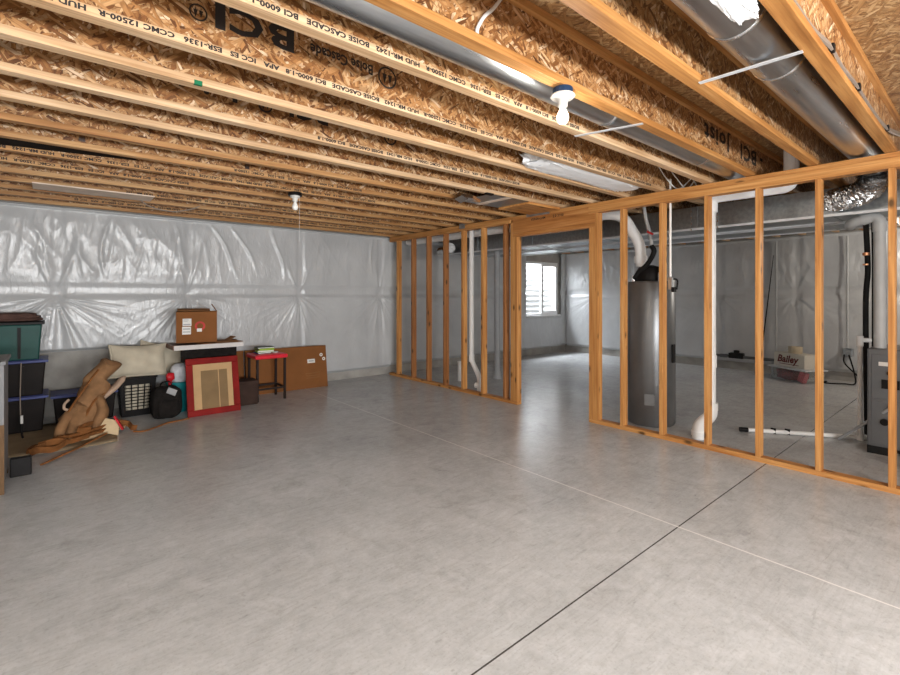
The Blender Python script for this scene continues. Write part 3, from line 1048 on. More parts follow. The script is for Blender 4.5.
# ------------------------------------------------------------------ white vent pipes
def pipe(name, label, pts, r, mat, rad=.09, cat='pipe', couplings=(), n=20):
    t = thing(name, label, cat, pts[0])
    MB().tube(arc_path(pts, rad, 8), r, n).build('pipe_run', mat, t)
    for a, b in couplings:
        MB().tube([a, b], r * 1.18, n).build('coupling', mat, t)
    return t
vent = pipe('vent_pipe', 'white vent pipe rising from the water heater and running behind the header', [(5.13, 2.66, 1.765), (5.10, 2.66, 2.02), (5.02, 2.82, 2.34), (5.0, 2.98, 2.385), (5.0, 7.05, 2.40)], .060, M['pvc'], .10,
            couplings=[((5.12, 2.66, 1.80), (5.115, 2.66, 1.88)), ((5.0, 3.10, 2.386), (5.0, 3.2, 2.387))])
rad_pipe = thing('vent_pipe', 'white vent pipe standing behind the studs with a big elbow on the floor', 'pipe', (4.98, 1.862, 0))
MB().tube(arc_path([(4.98, 1.20, 2.77), (4.98, 1.20, 2.40), (4.98, 1.862, 2.40), (4.98, 1.862, 2.25)], .08, 8), .058, 20).build('insulated_run', M['fibre'], rad_pipe)
MB().tube([(4.98, 1.862, 2.26), (4.98, 1.862, .30)], .043, 20).build('pipe_run', M['pvc'], rad_pipe)
MB().tube([(4.98, 1.862, .72), (4.98, 1.862, .84)], .05, 20).build('coupling', M['pvc'], rad_pipe)
MB().tube(arc_path([(4.98, 1.862, .33), (4.98, 1.862, .235), (4.945, 1.968, .135), (4.945, 1.968, .0)], .07, 8), .058, 24).build('floor_elbow', M['pvc'], rad_pipe)
MB().tube([(4.945, 1.968, .03), (4.945, 1.968, .075)], .066, 24).build('floor_flange', M['pvc'], rad_pipe)
MB().tube([(4.98, 1.862, .30), (4.98, 1.862, .37)], .062, 24).build('reducer', M['pvc'], rad_pipe)
pipe('drain_stack', 'white drain pipe between studs on the far half of the partition, jogging at the floor',
     [(4.80, 5.14, 2.40), (4.80, 5.14, .46), (4.82, 4.99, .22), (4.82, 4.98, .0)], .036, M['pvc'], .07,
     couplings=[((4.82, 4.985, .02), (4.82, 4.985, .12)), ((4.80, 5.14, .44), (4.80, 5.14, .54)), ((4.82, 4.985, .10), (4.80, 5.05, .10))])
tag(MB().tube([(5.85, 5.62, .12), (5.85, 5.62, 2.18)], .05, 20).tube([(5.85, 5.62, 0), (5.85, 5.62, .12)], [.075, .06], 20).build('steel_post', M['greypipe'], loc=(5.85, 5.62, 0)), 'grey steel post standing behind the white drain pipe', 'post')
tag(MB().tube([(5.20, 5.86, 0), (5.20, 5.86, .30)], .032, 16).tube([(5.20, 5.86, .30), (5.20, 5.86, .33)], .038, 16).build('pipe_stub', M['pvc'], loc=(5.20, 5.86, 0)), 'short white pipe stub on the floor behind the far studs', 'pipe')
pv = thing('vent_hood', 'small silver round vent elbow high behind the far studs', 'vent', (5.5, 6.55, 2.25))
MB().tube(arc_path([(5.35, 6.28, 2.26), (5.5, 6.45, 2.24), (5.5, 6.75, 2.24)], .1, 6), .075, 20).build('vent_elbow', M['foil'], pv)
MB().lathe([(.02, 0), (.085, 0), (.09, -.02), (.075, -.03)], (5.335, 6.262, 2.262), 20, (-.7, -.75, 0)).build('vent_rim', M['galv'], pv)
tag(MB().obox((4.70, 5.16, 2.485), (.05, .10, .05)).obox((4.626, 5.16, 2.45), (.004, .12, .075)).build('metal_bracket', M['steelplate'], loc=(4.63, 5.16, 2.45)), 'grey metal bracket on the top plate above the white drain pipe', 'bracket')

# ------------------------------------------------------------------ water heater
hx, hy, hr = 5.165, 2.565, .252
wh = thing('water_heater', 'tall grey cylindrical water heater behind the studs beside the doorway', 'water heater', (hx, hy, 0))
MB().lathe([(hr - .02, .0), (hr, .03), (hr, 1.56), (hr - .012, 1.585), (0, 1.60)], (hx, hy, 0), 56).build('tank', M['steelgrey'], wh)
MB().lathe([(.0, 1.59), (.145, 1.59), (.15, 1.63), (.14, 1.70), (.11, 1.75), (.05, 1.77), (0, 1.77)], (hx - .02, hy + .01, 0), 32).build('blower_housing', M['dark'], wh)
MB().tube([(hx - .14, hy - .02, 1.66), (hx - .06, hy - .0, 1.66)], .06, 20).build('blower_motor', M['dark'], wh)
MB().tube([(hx - .12, hy - .16, 1.56), (hx - .12, hy - .16, 1.68)], .022, 12).build('water_nipple', M['chrome'], wh)
MB().tube([(hx - .14, hy + .13, 1.56), (hx - .14, hy + .13, 1.66)], .022, 12).build('water_nipple', M['chrome'], wh)
lb = MB()
lb.obox((hx - .236, hy - .10, .30), (.004, .10, .12), Euler((0, 0, .42)).to_matrix())
o = lb.build('data_label', M['steelgrey'], wh)
MB().obox((hx - .02, hy - .262, .80), (.06, .02, .20), Euler((0, 0, .0)).to_matrix()).build('gas_control', M['dark'], wh, bevel=.006)
wire('insulated_hose', 'black insulated hose curving down to the water heater top', [(4.99, 2.47, 1.97), (4.98, 2.44, 1.90), (5.0, 2.52, 1.78), (5.02, 2.63, 1.69), (5.025, 2.69, 1.62)], .026, M['black'], 'hose', n=14)
wire('water_pipe', 'black vertical pipe beside the stud above the water heater', [(5.04, 2.35, 2.40), (5.04, 2.355, 2.1), (5.045, 2.39, 1.75), (5.05, 2.40, 1.58)], .024, M['black'], 'pipe', n=14)
gp_ = thing('gas_pipe', 'grey gas pipe with red valve handle above the water heater', 'pipe', (4.98, 2.52, 2.45))
MB().tube(crom([(4.98, 2.56, 2.52), (4.98, 2.535, 2.30), (4.985, 2.48, 2.08), (4.99, 2.47, 1.95)], 6), .018, 14).build('pipe_run', M['pvcgrey'], gp_)
MB().tube([(4.985, 2.49, 2.14), (4.985, 2.48, 2.04)], .026, 14).build('valve_body', M['galvd'], gp_)
MB().obox((4.955, 2.47, 2.11), (.02, .07, .02), Euler((.5, 0, 0)).to_matrix()).build('valve_handle', M['redvalve'], gp_)

# conduit and switch box on the stud
cd = thing('electrical_conduit', 'thin white conduit with a switch box fixed to a stud beside the water heater', 'conduit', (4.75, 2.13, 1.5))
MB().tube([(4.742, 2.155, 1.62), (4.742, 2.155, 2.60)], .011, 12).build('conduit_tube', M['cablew'], cd)
MB().obox((4.75, 2.150, 1.55), (.05, .045, .12)).build('switch_box', M['galv'], cd, bevel=.004)
MB().obox((4.75, 2.125, 1.49), (.05, .03, .05)).build('switch_toggle', M['dark'], cd)
MB().tube(crom([(4.755, 2.13, 1.6), (4.775, 2.10, 1.58), (4.77, 2.105, 1.49)], 6), .009, 8).build('cable_tail', M['dark'], cd)

# ------------------------------------------------------------------ furnace and its pipes
fu = thing('furnace', 'dark grey furnace cabinet on a black base behind the last studs', 'furnace', (5.98, .5, 0))
FX0, FX1, FY0, FY1 = 5.68, 6.30, .16, .795
MB().box(FX0 + .02, FX1 - .02, FY0 + .02, FY0 + .2, 0, .06).box(FX0, FX0 + .2, FY1 - .16, FY1, 0, .07).box(FX0 + .04, FX1 - .04, FY0 + .04, FY1 - .04, .03, .065).build('base', M['black'], fu)
MB().box(FX0, FX1, FY0, FY1, .065, .95).build('cabinet', M['furn'], fu, bevel=.012)
MB().box(FX0 - .006, FX0, FY0 + .05, FY1 - .03, .10, .48).build('door_panel', M['furn'], fu, bevel=.004)
MB().box(FX0 - .006, FX0, FY0 + .05, FY1 - .03, .50, .90).build('door_panel', M['furn'], fu, bevel=.004)
MB().box(FX0 - .010, FX0 - .006, FY1 - .16, FY1 - .08, .80, .835).build('badge', M['white'], fu)
MB().box(FX0 - .02, FX0 - .006, FY1 - .22, FY1 - .10, .60, .68).build('intake_port', M['dark'], fu)
MB().lathe([(0, .02), (.03, .02), (.03, 0)], (FX0 - .006, FY1 - .12, .30), 16, (-1, 0, 0)).build('knob', M['dark'], fu)
MB().lathe([(0, .02), (.025, .02), (.025, 0)], (FX0 - .006, FY1 - .16, .74), 16, (-1, 0, 0)).build('knob', M['dark'], fu)
MB().box(FX0 + .08, FX1 - .03, FY0 + .02, FY0 + .33, .95, 2.19).build('plenum', M['galv'], fu)
ex = pipe('exhaust_pipe', 'pale grey exhaust pipe rising from the furnace top and bending at the duct', [(5.80, .722, .951), (5.80, .722, 2.175), (5.80, .93, 2.12), (5.98, .96, 2.115)], .046, M['pvcgrey'], .09,
          couplings=[((5.80, .722, 2.02), (5.80, .722, 2.11)), ((5.80, .78, 2.16), (5.80, .85, 2.141))])
rl = thing('refrigerant_line', 'black insulated refrigerant lines beside the pale exhaust pipe', 'pipe', (6.32, .93, .9))
MB().tube(crom([(6.36, .90, 2.2), (6.37, .885, 1.7), (6.36, .90, 1.3), (6.36, .89, .01)], 8), .024, 12).tube(crom([(6.40, .845, 2.2), (6.40, .84, 1.7), (6.40, .84, .01)], 8), .02, 12).build('line_sleeve', M['black'], rl)
MB().tube([(6.365, .897, 1.84), (6.365, .897, 1.87)], .03, 12).tube([(6.365, .897, 1.74), (6.365, .897, 1.755)], .028, 12).build('copper_joint', M['copper'], rl)
dp = pipe('drain_pipe', 'white standing drain pipe beside the furnace running along the floor', [(6.14, .83, .99), (6.10, .905, .99), (6.10, .905, .06), (6.10, .905, .025)], .021, M['pvc'], .03, n=16)
MB().tube([(5.565, 1.72, .023), (6.16, .85, .023)], .021, 16).build('floor_run', M['pvc'], dp)
MB().tube([(6.10, .905, .93), (6.10, .905, 1.03)], .027, 16).tube([(6.10, .905, .0), (6.10, .905, .07)], .028, 16).build('coupling', M['pvc'], dp)
MB().tube([(5.565, 1.72, .023), (5.52, 1.785, .023)], .024, 12).build('pipe_cap', M['dark'], dp)
for k in (.22, .34):
    x, y = 5.565 + .595 * k, 1.72 - .87 * k
    MB().obox((x, y, .03), (.02, .045, .055)).build('cable_tie', M['dark'], dp)
tag(MB().tube([(5.93, 1.04, .016), (5.625, .60, .47)], .014, 12).build('metal_rod', M['greypipe'], loc=(5.93, 1.04, 0)), 'grey metal rod leaning from the floor onto the furnace', 'rod')

# ------------------------------------------------------------------ far side of the utility room
tt = thing('storage_tote', 'clear plastic tote full of dark red things by the far wall', 'tote', (9.50, 2.22, 0), R(-121))
W_, D_, H_ = .70, .40, .205
MB().taper_box((0, 0, 0), (W_ - .06, D_ - .05), (W_, D_), H_).build('bin', M['clearbox'], tt, local=True, bevel=.01)
MB().box(-W_ / 2 - .015, W_ / 2 + .015, -D_ / 2 - .015, D_ / 2 + .015, H_, H_ + .025).build('lid', M['whitebag'], tt, local=True, bevel=.006)
MB().blob((-.08, 0, .095), (.22, .15, .085), 24, 12, .6, .6, .12, 4).build('contents', M['maroon'], tt, local=True)['label'] = 'dark red contents'
MB().obox((.22, -.10, .10), (.10, .08, .17), Euler((0, .35, 0)).to_matrix()).build('packet', M['pink'], tt, local=True)['label'] = 'pink packet'
bb = thing('cardboard_carton', 'white box with dark red script lettering on the clear tote', 'box', (9.50, 2.22, H_ + .026), R(-121))
MB().taper_box((-.02, .02, 0), (.58, .30), (.58, .30), .22).build('carton_body', M['offwhite'], bb, local=True, bevel=.004)
tb = MB()
put_text(tb, 'Bailey', .165, (-.245, -.1315, .075), (1, 0, 0), (0, 0, 1), weight=.006, shear=.25, sx=1.0)
tb.box(-.20, .17, -.1312, -.1310, .040, .050)
tb.build('lettering', M['maroonink'], bb, local=True)
MB().box(-.30, .26, -.115, .155, .2201, .2261).build('carton_flap', M['offwhite'], bb, local=True)
tag(MB().lathe([(.05, 0), (.095, 0), (.10, .01), (.10, .10), (.095, .11), (.05, .11), (.05, 0)], (9.52, 2.24, H_ + .254), 28).build('tape_roll', M['tape'], loc=(9.52, 2.24, H_ + .254)), 'beige roll sitting on the white box with script lettering', 'roll')
vp = thing('valve_pipe', 'low grey pipe with a black valve along the far plastic wall', 'pipe', (9.85, 3.1, .27))
MB().tube([(9.87, 3.62, .27), (9.87, 2.62, .27)], .026, 14).tube([(9.87, 3.52, .27), (9.87, 3.40, .27)], .035, 14).tube([(9.87, 2.82, .27), (9.87, 2.74, .27)], .03, 14).build('pipe_run', M['furn'], vp)
MB().box(9.80, 9.93, 3.12, 3.36, .24, .34).lathe([(0, .05), (.05, .05), (.05, 0)], (9.865, 3.24, .34), 16).build('valve_body', M['black'], vp, bevel=.01)
MB().tube([(9.87, 2.66, .27), (9.87, 2.66, .0)], .02, 12).build('pipe_leg', M['greypipe'], vp)
tag(MB().tube([(9.70, 2.80, .25), (9.925, 2.66, 2.15)], [.012, .006], 10).tube([(9.69, 2.806, .0), (9.70, 2.80, .45)], .018, 10).build('thin_pole', M['dark'], loc=(9.69, 2.8, 0)), 'thin dark pole leaning against the far plastic wall', 'pole')
tag(MB().tube([(9.935, 2.62, .2), (9.935, 2.62, 2.40)], .014, 12).build('wall_conduit', M['pvcgrey'], loc=(9.935, 2.62, .2)), 'pale conduit running up the far wall behind the dark pole', 'conduit')
tag(MB().tube([(9.935, 1.63, .58), (9.935, 1.63, 2.40)], .014, 12).build('wall_conduit', M['pvcgrey'], loc=(9.935, 1.63, .58)), 'pale conduit running up the far wall from the outlet box', 'conduit')
ob = thing('outlet_box', 'grey outlet box with black cord on the far wall near the furnace', 'outlet', (9.93, 1.62, .5))
MB().box(9.86, 9.985, 1.56, 1.68, .43, .56).build('box_body', M['galvd'], ob, bevel=.006)
MB().tube(crom([(9.86, 1.60, .46), (9.78, 1.56, .36), (9.76, 1.52, .2), (9.70, 1.50, .03), (9.62, 1.62, .02), (9.55, 1.80, .015), (9.60, 1.92, .015), (9.72, 1.86, .015)], 8), .011, 8).tube(crom([(9.86, 1.66, .46), (9.76, 1.64, .34), (9.74, 1.50, .18), (9.70, 1.35, .05), (9.6, 1.2, .015)], 8), .011, 8).build('cord', M['black'], ob)

# ------------------------------------------------------------------ left corner: stacked bins
tag(MB().grid(12, 10, lambda u, v: (-.52 + 1.02 * u + .02 * math.sin(v * 5), 5.62 + 1.25 * v + .03 * math.sin(u * 6), .006 + .002 * math.sin(u * 9 + v * 7))).build('cardboard_sheet', M['cardsheet'], loc=(0, 6.2, 0)), 'flat worn cardboard sheet on the floor under the black bins', 'cardboard')
bpy.data.objects['cardboard_sheet'].modifiers.new('thick', 'SOLIDIFY').thickness = .004

def bin_(label, cx, cy, w, d, h, z, body, lid, lidlabel=None, ribs=True, group=None):
    t = thing('storage_bin', label, 'bin', (cx, cy, z), group=group)
    m = MB().taper_box((0, 0, 0), (w - .07, d - .06), (w - .02, d - .02), h - .03)
    m.build('bin_body', body, t, local=True, bevel=.012)
    if ribs:
        for rx in (-w * .24, w * .0, w * .24):
            rm = MB()
            rm.taper_box((rx, -d / 2 + .018, .02), (.022, .02), (.028, .022), h - .08, Euler((.02, 0, 0)).to_matrix())
            rm.build('rib', M['dark'] if body is M['green'] else body, t, local=True)
    l = MB().box(-w / 2 - .012, w / 2 + .012, -d / 2 - .012, d / 2 + .012, h - .03, h - .005)
    l.box(-w / 2 + .03, w / 2 - .03, -d / 2 + .03, d / 2 - .03, h - .006, h)
    lo = l.build('lid', lid, t, local=True, bevel=.006)
    if lidlabel:
        lo['label'] = lidlabel
    return t
SZ = .008
b1 = bin_('black bin with a blue lid, bottom of the stack below the green tote', -.40, 6.76, .74, .44, .375, SZ, M['blackbin'], M['bluelid'], 'blue lid')
MB().obox((-.22, -.225, .10), (.03, .012, .06)).build('latch', M['chrome'], b1, local=True)
bin_('black bin with a blue lid, middle of the stack below the green tote', -.40, 6.76, .74, .44, .375, SZ + .375, M['blackbin'], M['bluelid'], 'blue lid')
bin_('dark green tote on top of the two black bins', -.42, 6.76, .72, .44, .40, SZ + .75, M['green'], M['dark'], 'black lid')
bin_('low black bin with a blue lid standing alone below the bare concrete', .30, 6.90, .58, .40, .325, SZ, M['blackbin'], M['bluelid'], 'blue lid', ribs=False)
q = MB()
for i in range(3):
    q.blob((-.40, 6.74, SZ + 1.172 + i * .024), (.335 - i * .02, .17, .021), 36, 10, .5, .4, .03, i + 3)
q.add([], [])
qt = q.build('folded_quilt', M['quilt'], loc=(-.40, 6.74, SZ + 1.152))
tag(qt, 'dark brown folded quilt lying on the green tote', 'quilt')
gcab = thing('storage_cabinet', 'tall grey cabinet with a brown edge strip in front of the stacked bins', 'cabinet', (-.75, 4.95, 0))
MB().box(-1.15, -.262, 4.70, 5.22, .04, .93).build('cabinet_body', M['greycab'], gcab, bevel=.004)
MB().box(-1.16, -.246, 4.66, 5.235, .93, .955).build('cabinet_top', M['greycab'], gcab, bevel=.004)
MB().box(-.30, -.256, 4.655, 4.70, 0, .93).build('corner_post', M['greycab'], gcab)
MB().box(-.30, -.262, 5.19, 5.23, 0, .04).box(-1.15, -1.11, 4.70, 4.74, 0, .04).box(-1.15, -1.11, 5.18, 5.22, 0, .04).build('foot', M['woodleg'], gcab)
MB().box(-.302, -.254, 4.650, 4.656, 0, .50).build('edge_strip', M['woodleg'], gcab)['label'] = 'brown wooden edge strip'
tag(MB().box(-.245, -.115, 5.03, 5.09, 0, .145).build('black_case', M['dark'], loc=(-.18, 5.06, 0), bevel=.008), 'small black case standing on the floor beside the grey cabinet', 'case')
hc = thing('dangling_cable', 'thin pale cable hanging down in front of the black bins', 'cable', (-.24, 6.0, .2))
MB().tube(crom([(-.23, 6.50, .74), (-.235, 6.48, .5), (-.235, 6.46, .36), (-.232, 6.44, .2)], 6), .005, 8).build('cord_line', M['cableg'], hc)
MB().tube([(-.222, 6.40, .14), (-.222, 6.40, .22)], .012, 10).build('plug', M['white'], hc)
MB().tube(crom([(-.222, 6.40, .14), (-.22, 6.36, .06), (-.21, 6.30, .018)], 6), .008, 8).build('cord_end', M['black'], hc)

# ------------------------------------------------------------------ tan canvas bundle, straps
tc = thing('canvas_bag', 'slumped tan canvas bag leaning beside the laundry basket', 'bag', (.30, 6.1, 0))
def loft(path, ra, rb, n=22, noise=.06, seed=1):
    rng = random.Random(seed)
    P = crom(path, 6)
    k = len(P)
    fa = [float(np.interp(i / (k - 1), np.linspace(0, 1, len(ra)), ra)) for i in range(k)]
    fb = [float(np.interp(i / (k - 1), np.linspace(0, 1, len(rb)), rb)) for i in range(k)]
    m = MB().tube(P, fa, n, True, fb)
    vs = []
    for p in m.v:
        s = noise * .12 * (math.sin(p[0] * 31 + seed) + math.sin(p[2] * 27 + p[0] * 9 + seed * 2) + math.sin(p[1] * 23 + p[2] * 14))
        vs.append((p[0] + s, p[1] + s * .5, p[2] + s * .3))
    m.v = vs
    return m
loft([(.20, 6.02, .02), (.24, 6.05, .18), (.33, 6.12, .40), (.41, 6.18, .58), (.46, 6.20, .70), (.475, 6.20, .745)], [.13, .17, .14, .115, .125, .05], [.11, .14, .12, .10, .10, .04], 30, .16, 2).build('bag_body', M['tan'], tc)
loft([(.42, 6.08, .36), (.50, 6.09, .44), (.58, 6.11, .53), (.62, 6.12, .56)], [.03, .06, .055, .02], [.02, .03, .03, .01], 16, .03, 4).build('bag_flap', M['tanlite'], tc)
loft([(.34, 6.0, .05), (.38, 6.0, .20), (.40, 6.02, .34), (.38, 6.06, .42)], [.10, .12, .09, .03], [.06, .07, .05, .02], 20, .06, 5).build('side_pocket', M['tan'], tc)
loft([(.05, 5.88, .03), (.08, 5.92, .14), (.13, 5.98, .24), (.2, 6.0, .30)], [.05, .06, .05, .03], [.04, .05, .05, .03], 16, .05, 6).build('sleeve', M['tan'], tc)
MB().ribbon(crom([(.12, 5.96, .26), (.20, 5.97, .40), (.32, 6.04, .58), (.38, 6.09, .66)], 8), .016, .012, wdir=(.5, -.8, 0)).build('piping', M['strap'], tc)
MB().ribbon(crom([(.20, 5.90, .04), (.25, 5.90, .20), (.33, 5.95, .36), (.42, 6.04, .42)], 8), .03, .012, wdir=(.6, -.6, .2)).build('seam_strap', M['strap'], tc)
MB().tube(arc_path([(.14, 5.99, .40), (.10, 5.98, .36), (.10, 5.98, .31), (.13, 5.98, .30)], .02, 5), .012, 10).build('buckle', M['tanlite'], tc)
pb = thing('paper_bag', 'crumpled cream paper with a red edge tucked under the tan bag', 'paper', (.44, 5.92, 0))
MB().taper_box((.43, 5.90, .03), (.22, .05), (.13, .03), .14, Euler((-.25, .35, -.2)).to_matrix()).build('paper_body', M['paper'], pb, bevel=.006)
MB().obox((.535, 5.885, .12), (.016, .05, .16), Euler((-.2, -.5, -.2)).to_matrix()).build('red_edge', M['red'], pb)['label'] = 'red edge'
straps = [
    ('brown strap looped across the floor in front of the tan bag', [(-.10, 5.62, .03), (.0, 5.70, .06), (.15, 5.72, .05), (.3, 5.80, .06), (.48, 5.95, .06), (.60, 6.05, .05), (.5, 6.02, .07), (.3, 5.86, .08), (.12, 5.78, .07)], .05, 'strap'),
    ('crumpled brown strap heaped at the near edge of the tan bag', [(-.14, 5.60, .03), (-.08, 5.54, .06), (.02, 5.56, .04), (.10, 5.62, .07), (.02, 5.68, .08), (-.08, 5.65, .07), (.04, 5.60, .10), (.12, 5.66, .05)], .06, 'strap'),
    ('pale edged strap curving under the tan bag', [(.10, 5.80, .05), (.22, 5.78, .04), (.36, 5.84, .035), (.5, 5.93, .04), (.60, 6.02, .04)], .03, 'strapl'),
    ('broad brown strap piled beside the cream paper', [(.25, 5.86, .06), (.40, 5.90, .09), (.55, 6.0, .09), (.63, 6.05, .06), (.66, 5.98, .03), (.70, 5.97, .02)], .06, 'strap'),
]
straps += [
    ('thin brown strap looping off the side of the heap toward the black bins', [(-.02, 5.78, .03), (-.12, 5.74, .05), (-.16, 5.64, .03), (-.06, 5.60, .09), (.08, 5.72, .10), (.16, 5.82, .06)], .028, 'strap'),
    ('brown strap bundled highest on the heap under the tan bag', [(.30, 5.84, .11), (.20, 5.80, .13), (.30, 5.90, .15), (.44, 5.96, .13), (.54, 6.0, .11), (.62, 6.0, .08)], .045, 'strap'),
]
for i, (lab, pts, w, mk) in enumerate(straps):
    o = MB().ribbon(crom(pts, 8), w, .010, wdir=(.2, -.3, .9)).build('webbing_strap', M[mk], loc=(pts[0][0], pts[0][1], 0))
    tag(o, lab, 'strap', 'straps around the tan bag')
tag(MB().ribbon([(-.055, 5.225, .012), (.20, 5.55, .02), (.42, 5.80, .05)], .035, .014, wdir=(.7, -.6, .3)).build('wooden_stick', M['strap'], loc=(-.055, 5.225, 0)), 'thin brown stick lying on the floor toward the camera', 'stick')
wire('trailing_cable', 'thin brown cord trailing along the floor to the red frame', [(.66, 5.88, .008), (.74, 5.83, .008), (.85, 5.90, .008), (.98, 6.02, .008), (1.12, 6.06, .008), (1.22, 6.09, .008)], .009, M['strap'], 'cord')

# ------------------------------------------------------------------ basket, pillows, bag
lb_ = thing('laundry_basket', 'black plastic laundry basket with rows of slots under the pillows', 'basket', (.79, 6.78, 0))
bw0, bw1, bd, bh = .30, .36, .26, .455
m = MB()
def panel(mb, origin, ex, ez, w0, w1, h, cols, rows, th):
    """slotted side: solid bands and bars"""
    o, ex, ez = Vector(origin), Vector(ex).normalized(), Vector(ez).normalized()
    ny = ex.cross(ez).normalized() * th
    wid = lambda v: w0 + (w1 - w0) * v
    def bar(u0, u1, v0, v1):
        q = []
        for off in (Vector((0, 0, 0)), ny):
            for (u, v) in ((u0, v0), (u1, v0), (u1, v1), (u0, v1)):
                q.append(o + ex * ((u - .5) * wid(v)) + ez * (v * h) + off)
        mb.add(q, [(0, 1, 2, 3), (7, 6, 5, 4), (0, 4, 5, 1), (1, 5, 6, 2), (2, 6, 7, 3), (3, 7, 4, 0)])
    v0, v1 = .17, .83
    bar(0, 1, 0, v0)
    bar(0, 1, v1, 1)
    bar(0, .12, v0, v1)
    bar(.88, 1, v0, v1)
    cw = .76 / cols
    for c in range(1, cols):
        bar(.12 + c * cw - .018, .12 + c * cw + .018, v0, v1)
    rh = (v1 - v0) / rows
    for r in range(1, rows):
        bar(.12, .88, v0 + r * rh - .0105, v0 + r * rh + .0105)
cxb, cyb = .79, 6.80
tl = .05
panel(m, (cxb, cyb - bd / 2, .0), (1, 0, 0), (0, -tl, .46), bw0, bw1, bh, 4, 8, .006)
panel(m, (cxb, cyb + bd / 2, .0), (-1, 0, 0), (0, tl, .46), bw0, bw1, bh, 4, 8, .006)
panel(m, (cxb - bw0 / 2, cyb, .0), (0, -1, 0), (-tl * .6, 0, .46), bd, bd + .09, bh, 3, 8, .006)
panel(m, (cxb + bw0 / 2, cyb, .0), (0, 1, 0), (tl * .6, 0, .46), bd, bd + .09, bh, 3, 8, .006)
m.box(cxb - bw0 / 2, cxb + bw0 / 2, cyb - bd / 2, cyb + bd / 2, 0, .01)
m.build('basket_body', M['dark'], lb_)
rim = arc_path([(cxb, cyb - .19, bh), (cxb + .19, cyb - .19, bh), (cxb + .19, cyb + .19, bh), (cxb - .19, cyb + .19, bh), (cxb - .19, cyb - .19, bh), (cxb, cyb - .19, bh)], .05, 5)
MB().tube(rim, .013, 10).build('rim', M['dark'], lb_)
tag(MB().blob((cxb, cyb, .22), (.135, .115, .20), 24, 12, .5, .5, .05, 8).build('folded_linen', M['cream'], loc=(cxb, cyb, .02)), 'cream linen filling the black laundry basket, seen through its slots', 'linen')

def pillow(label, c, w, h, th, rot, seed=0):
    m = MB()
    rng = random.Random(seed)
    ph = [rng.uniform(0, 6) for _ in range(6)]
    rm = Euler(rot).to_matrix()
    def surf(sgn):
        def fn(a, b):
            u, v = a * 2 - 1, b * 2 - 1
            t = th / 2 * (max(0, 1 - u * u) ** .42) * (max(0, 1 - v * v) ** .42)
            wr = 1 + .10 * math.sin(5 * u + 3 * v + ph[0]) * math.sin(4 * v + ph[1]) + .06 * math.sin(11 * u + ph[2])
            x = w / 2 * u * (1 - .07 * (1 - v * v))
            z = h / 2 * v * (1 - .09 * (1 - u * u))
            z -= .03 * h * (1 - u * u)
            return rm @ Vector((x, sgn * t * wr, z)) + Vector(c)
        return fn
    m.grid(28, 20, surf(-1))
    m.grid(28, 20, surf(1))
    o = m.build('pillow', M['cream'], loc=c)
    b = o.modifiers.new('weld', 'WELD')
    b.merge_threshold = .0008
    return tag(o, label, 'pillow', 'pillows on the laundry basket')
pillow('large cream pillow slumped over the front of the black laundry basket', (.80, 6.70, .655), .60, .40, .27, (-.22, .03, .05), 2)
pillow('cream pillow with a pointed corner sticking out toward the table', (1.08, 6.965, .64), .54, .37, .17, (-.22, .22, -.1), 5)

rb = thing('backpack', 'black cloth bag standing in front of the laundry basket', 'bag', (1.04, 6.33, 0))
MB().blob((1.03, 6.33, .185), (.155, .09, .185), 30, 18, .55, .5, .05, 12, freq=4).build('bag_body', M['darkmatt'], rb)
MB().blob((1.04, 6.25, .12), (.11, .035, .10), 24, 12, .5, .5, .05, 14).build('front_pocket', M['darkmatt'], rb)
MB().ribbon(crom([(.96, 6.33, .33), (.98, 6.32, .41), (1.06, 6.32, .42), (1.10, 6.33, .34)], 8), .025, .008, wdir=(0, 1, .2)).build('carry_handle', M['darkmatt'], rb)
MB().obox((1.07, 6.235, .315), (.10, .01, .07), Euler((-.5, .5, 0)).to_matrix()).build('flap_patch', M['greypipe'], rb)
tag(MB().blob((1.09, 6.455, .455), (.045, .04, .05), 18, 10, .7, .7, .12, 3).tube([(1.09, 6.455, .0), (1.09, 6.455, .42)], .02, 10).build('duster', M['red'], loc=(1.09, 6.455, 0)), 'bright red headed duster standing behind the black bag', 'duster')
tb_ = thing('plastic_bucket', 'teal plastic bucket half hidden behind the red picture frame', 'bucket', (1.20, 6.62, 0))
MB().lathe([(.10, 0), (.125, .35), (.132, .355), (.132, .37), (.12, .37), (.095, .02), (0, .02)], (1.20, 6.62, 0), 28).build('bucket_body', M['teal'], tb_)
tag(MB().blob((1.215, 6.62, .465), (.10, .09, .125), 26, 14, .8, .9, .06, 21, freq=5).build('plastic_bag', M['whitebag'], loc=(1.215, 6.62, .34)), 'white plastic bag stuffed into the teal bucket', 'bag')

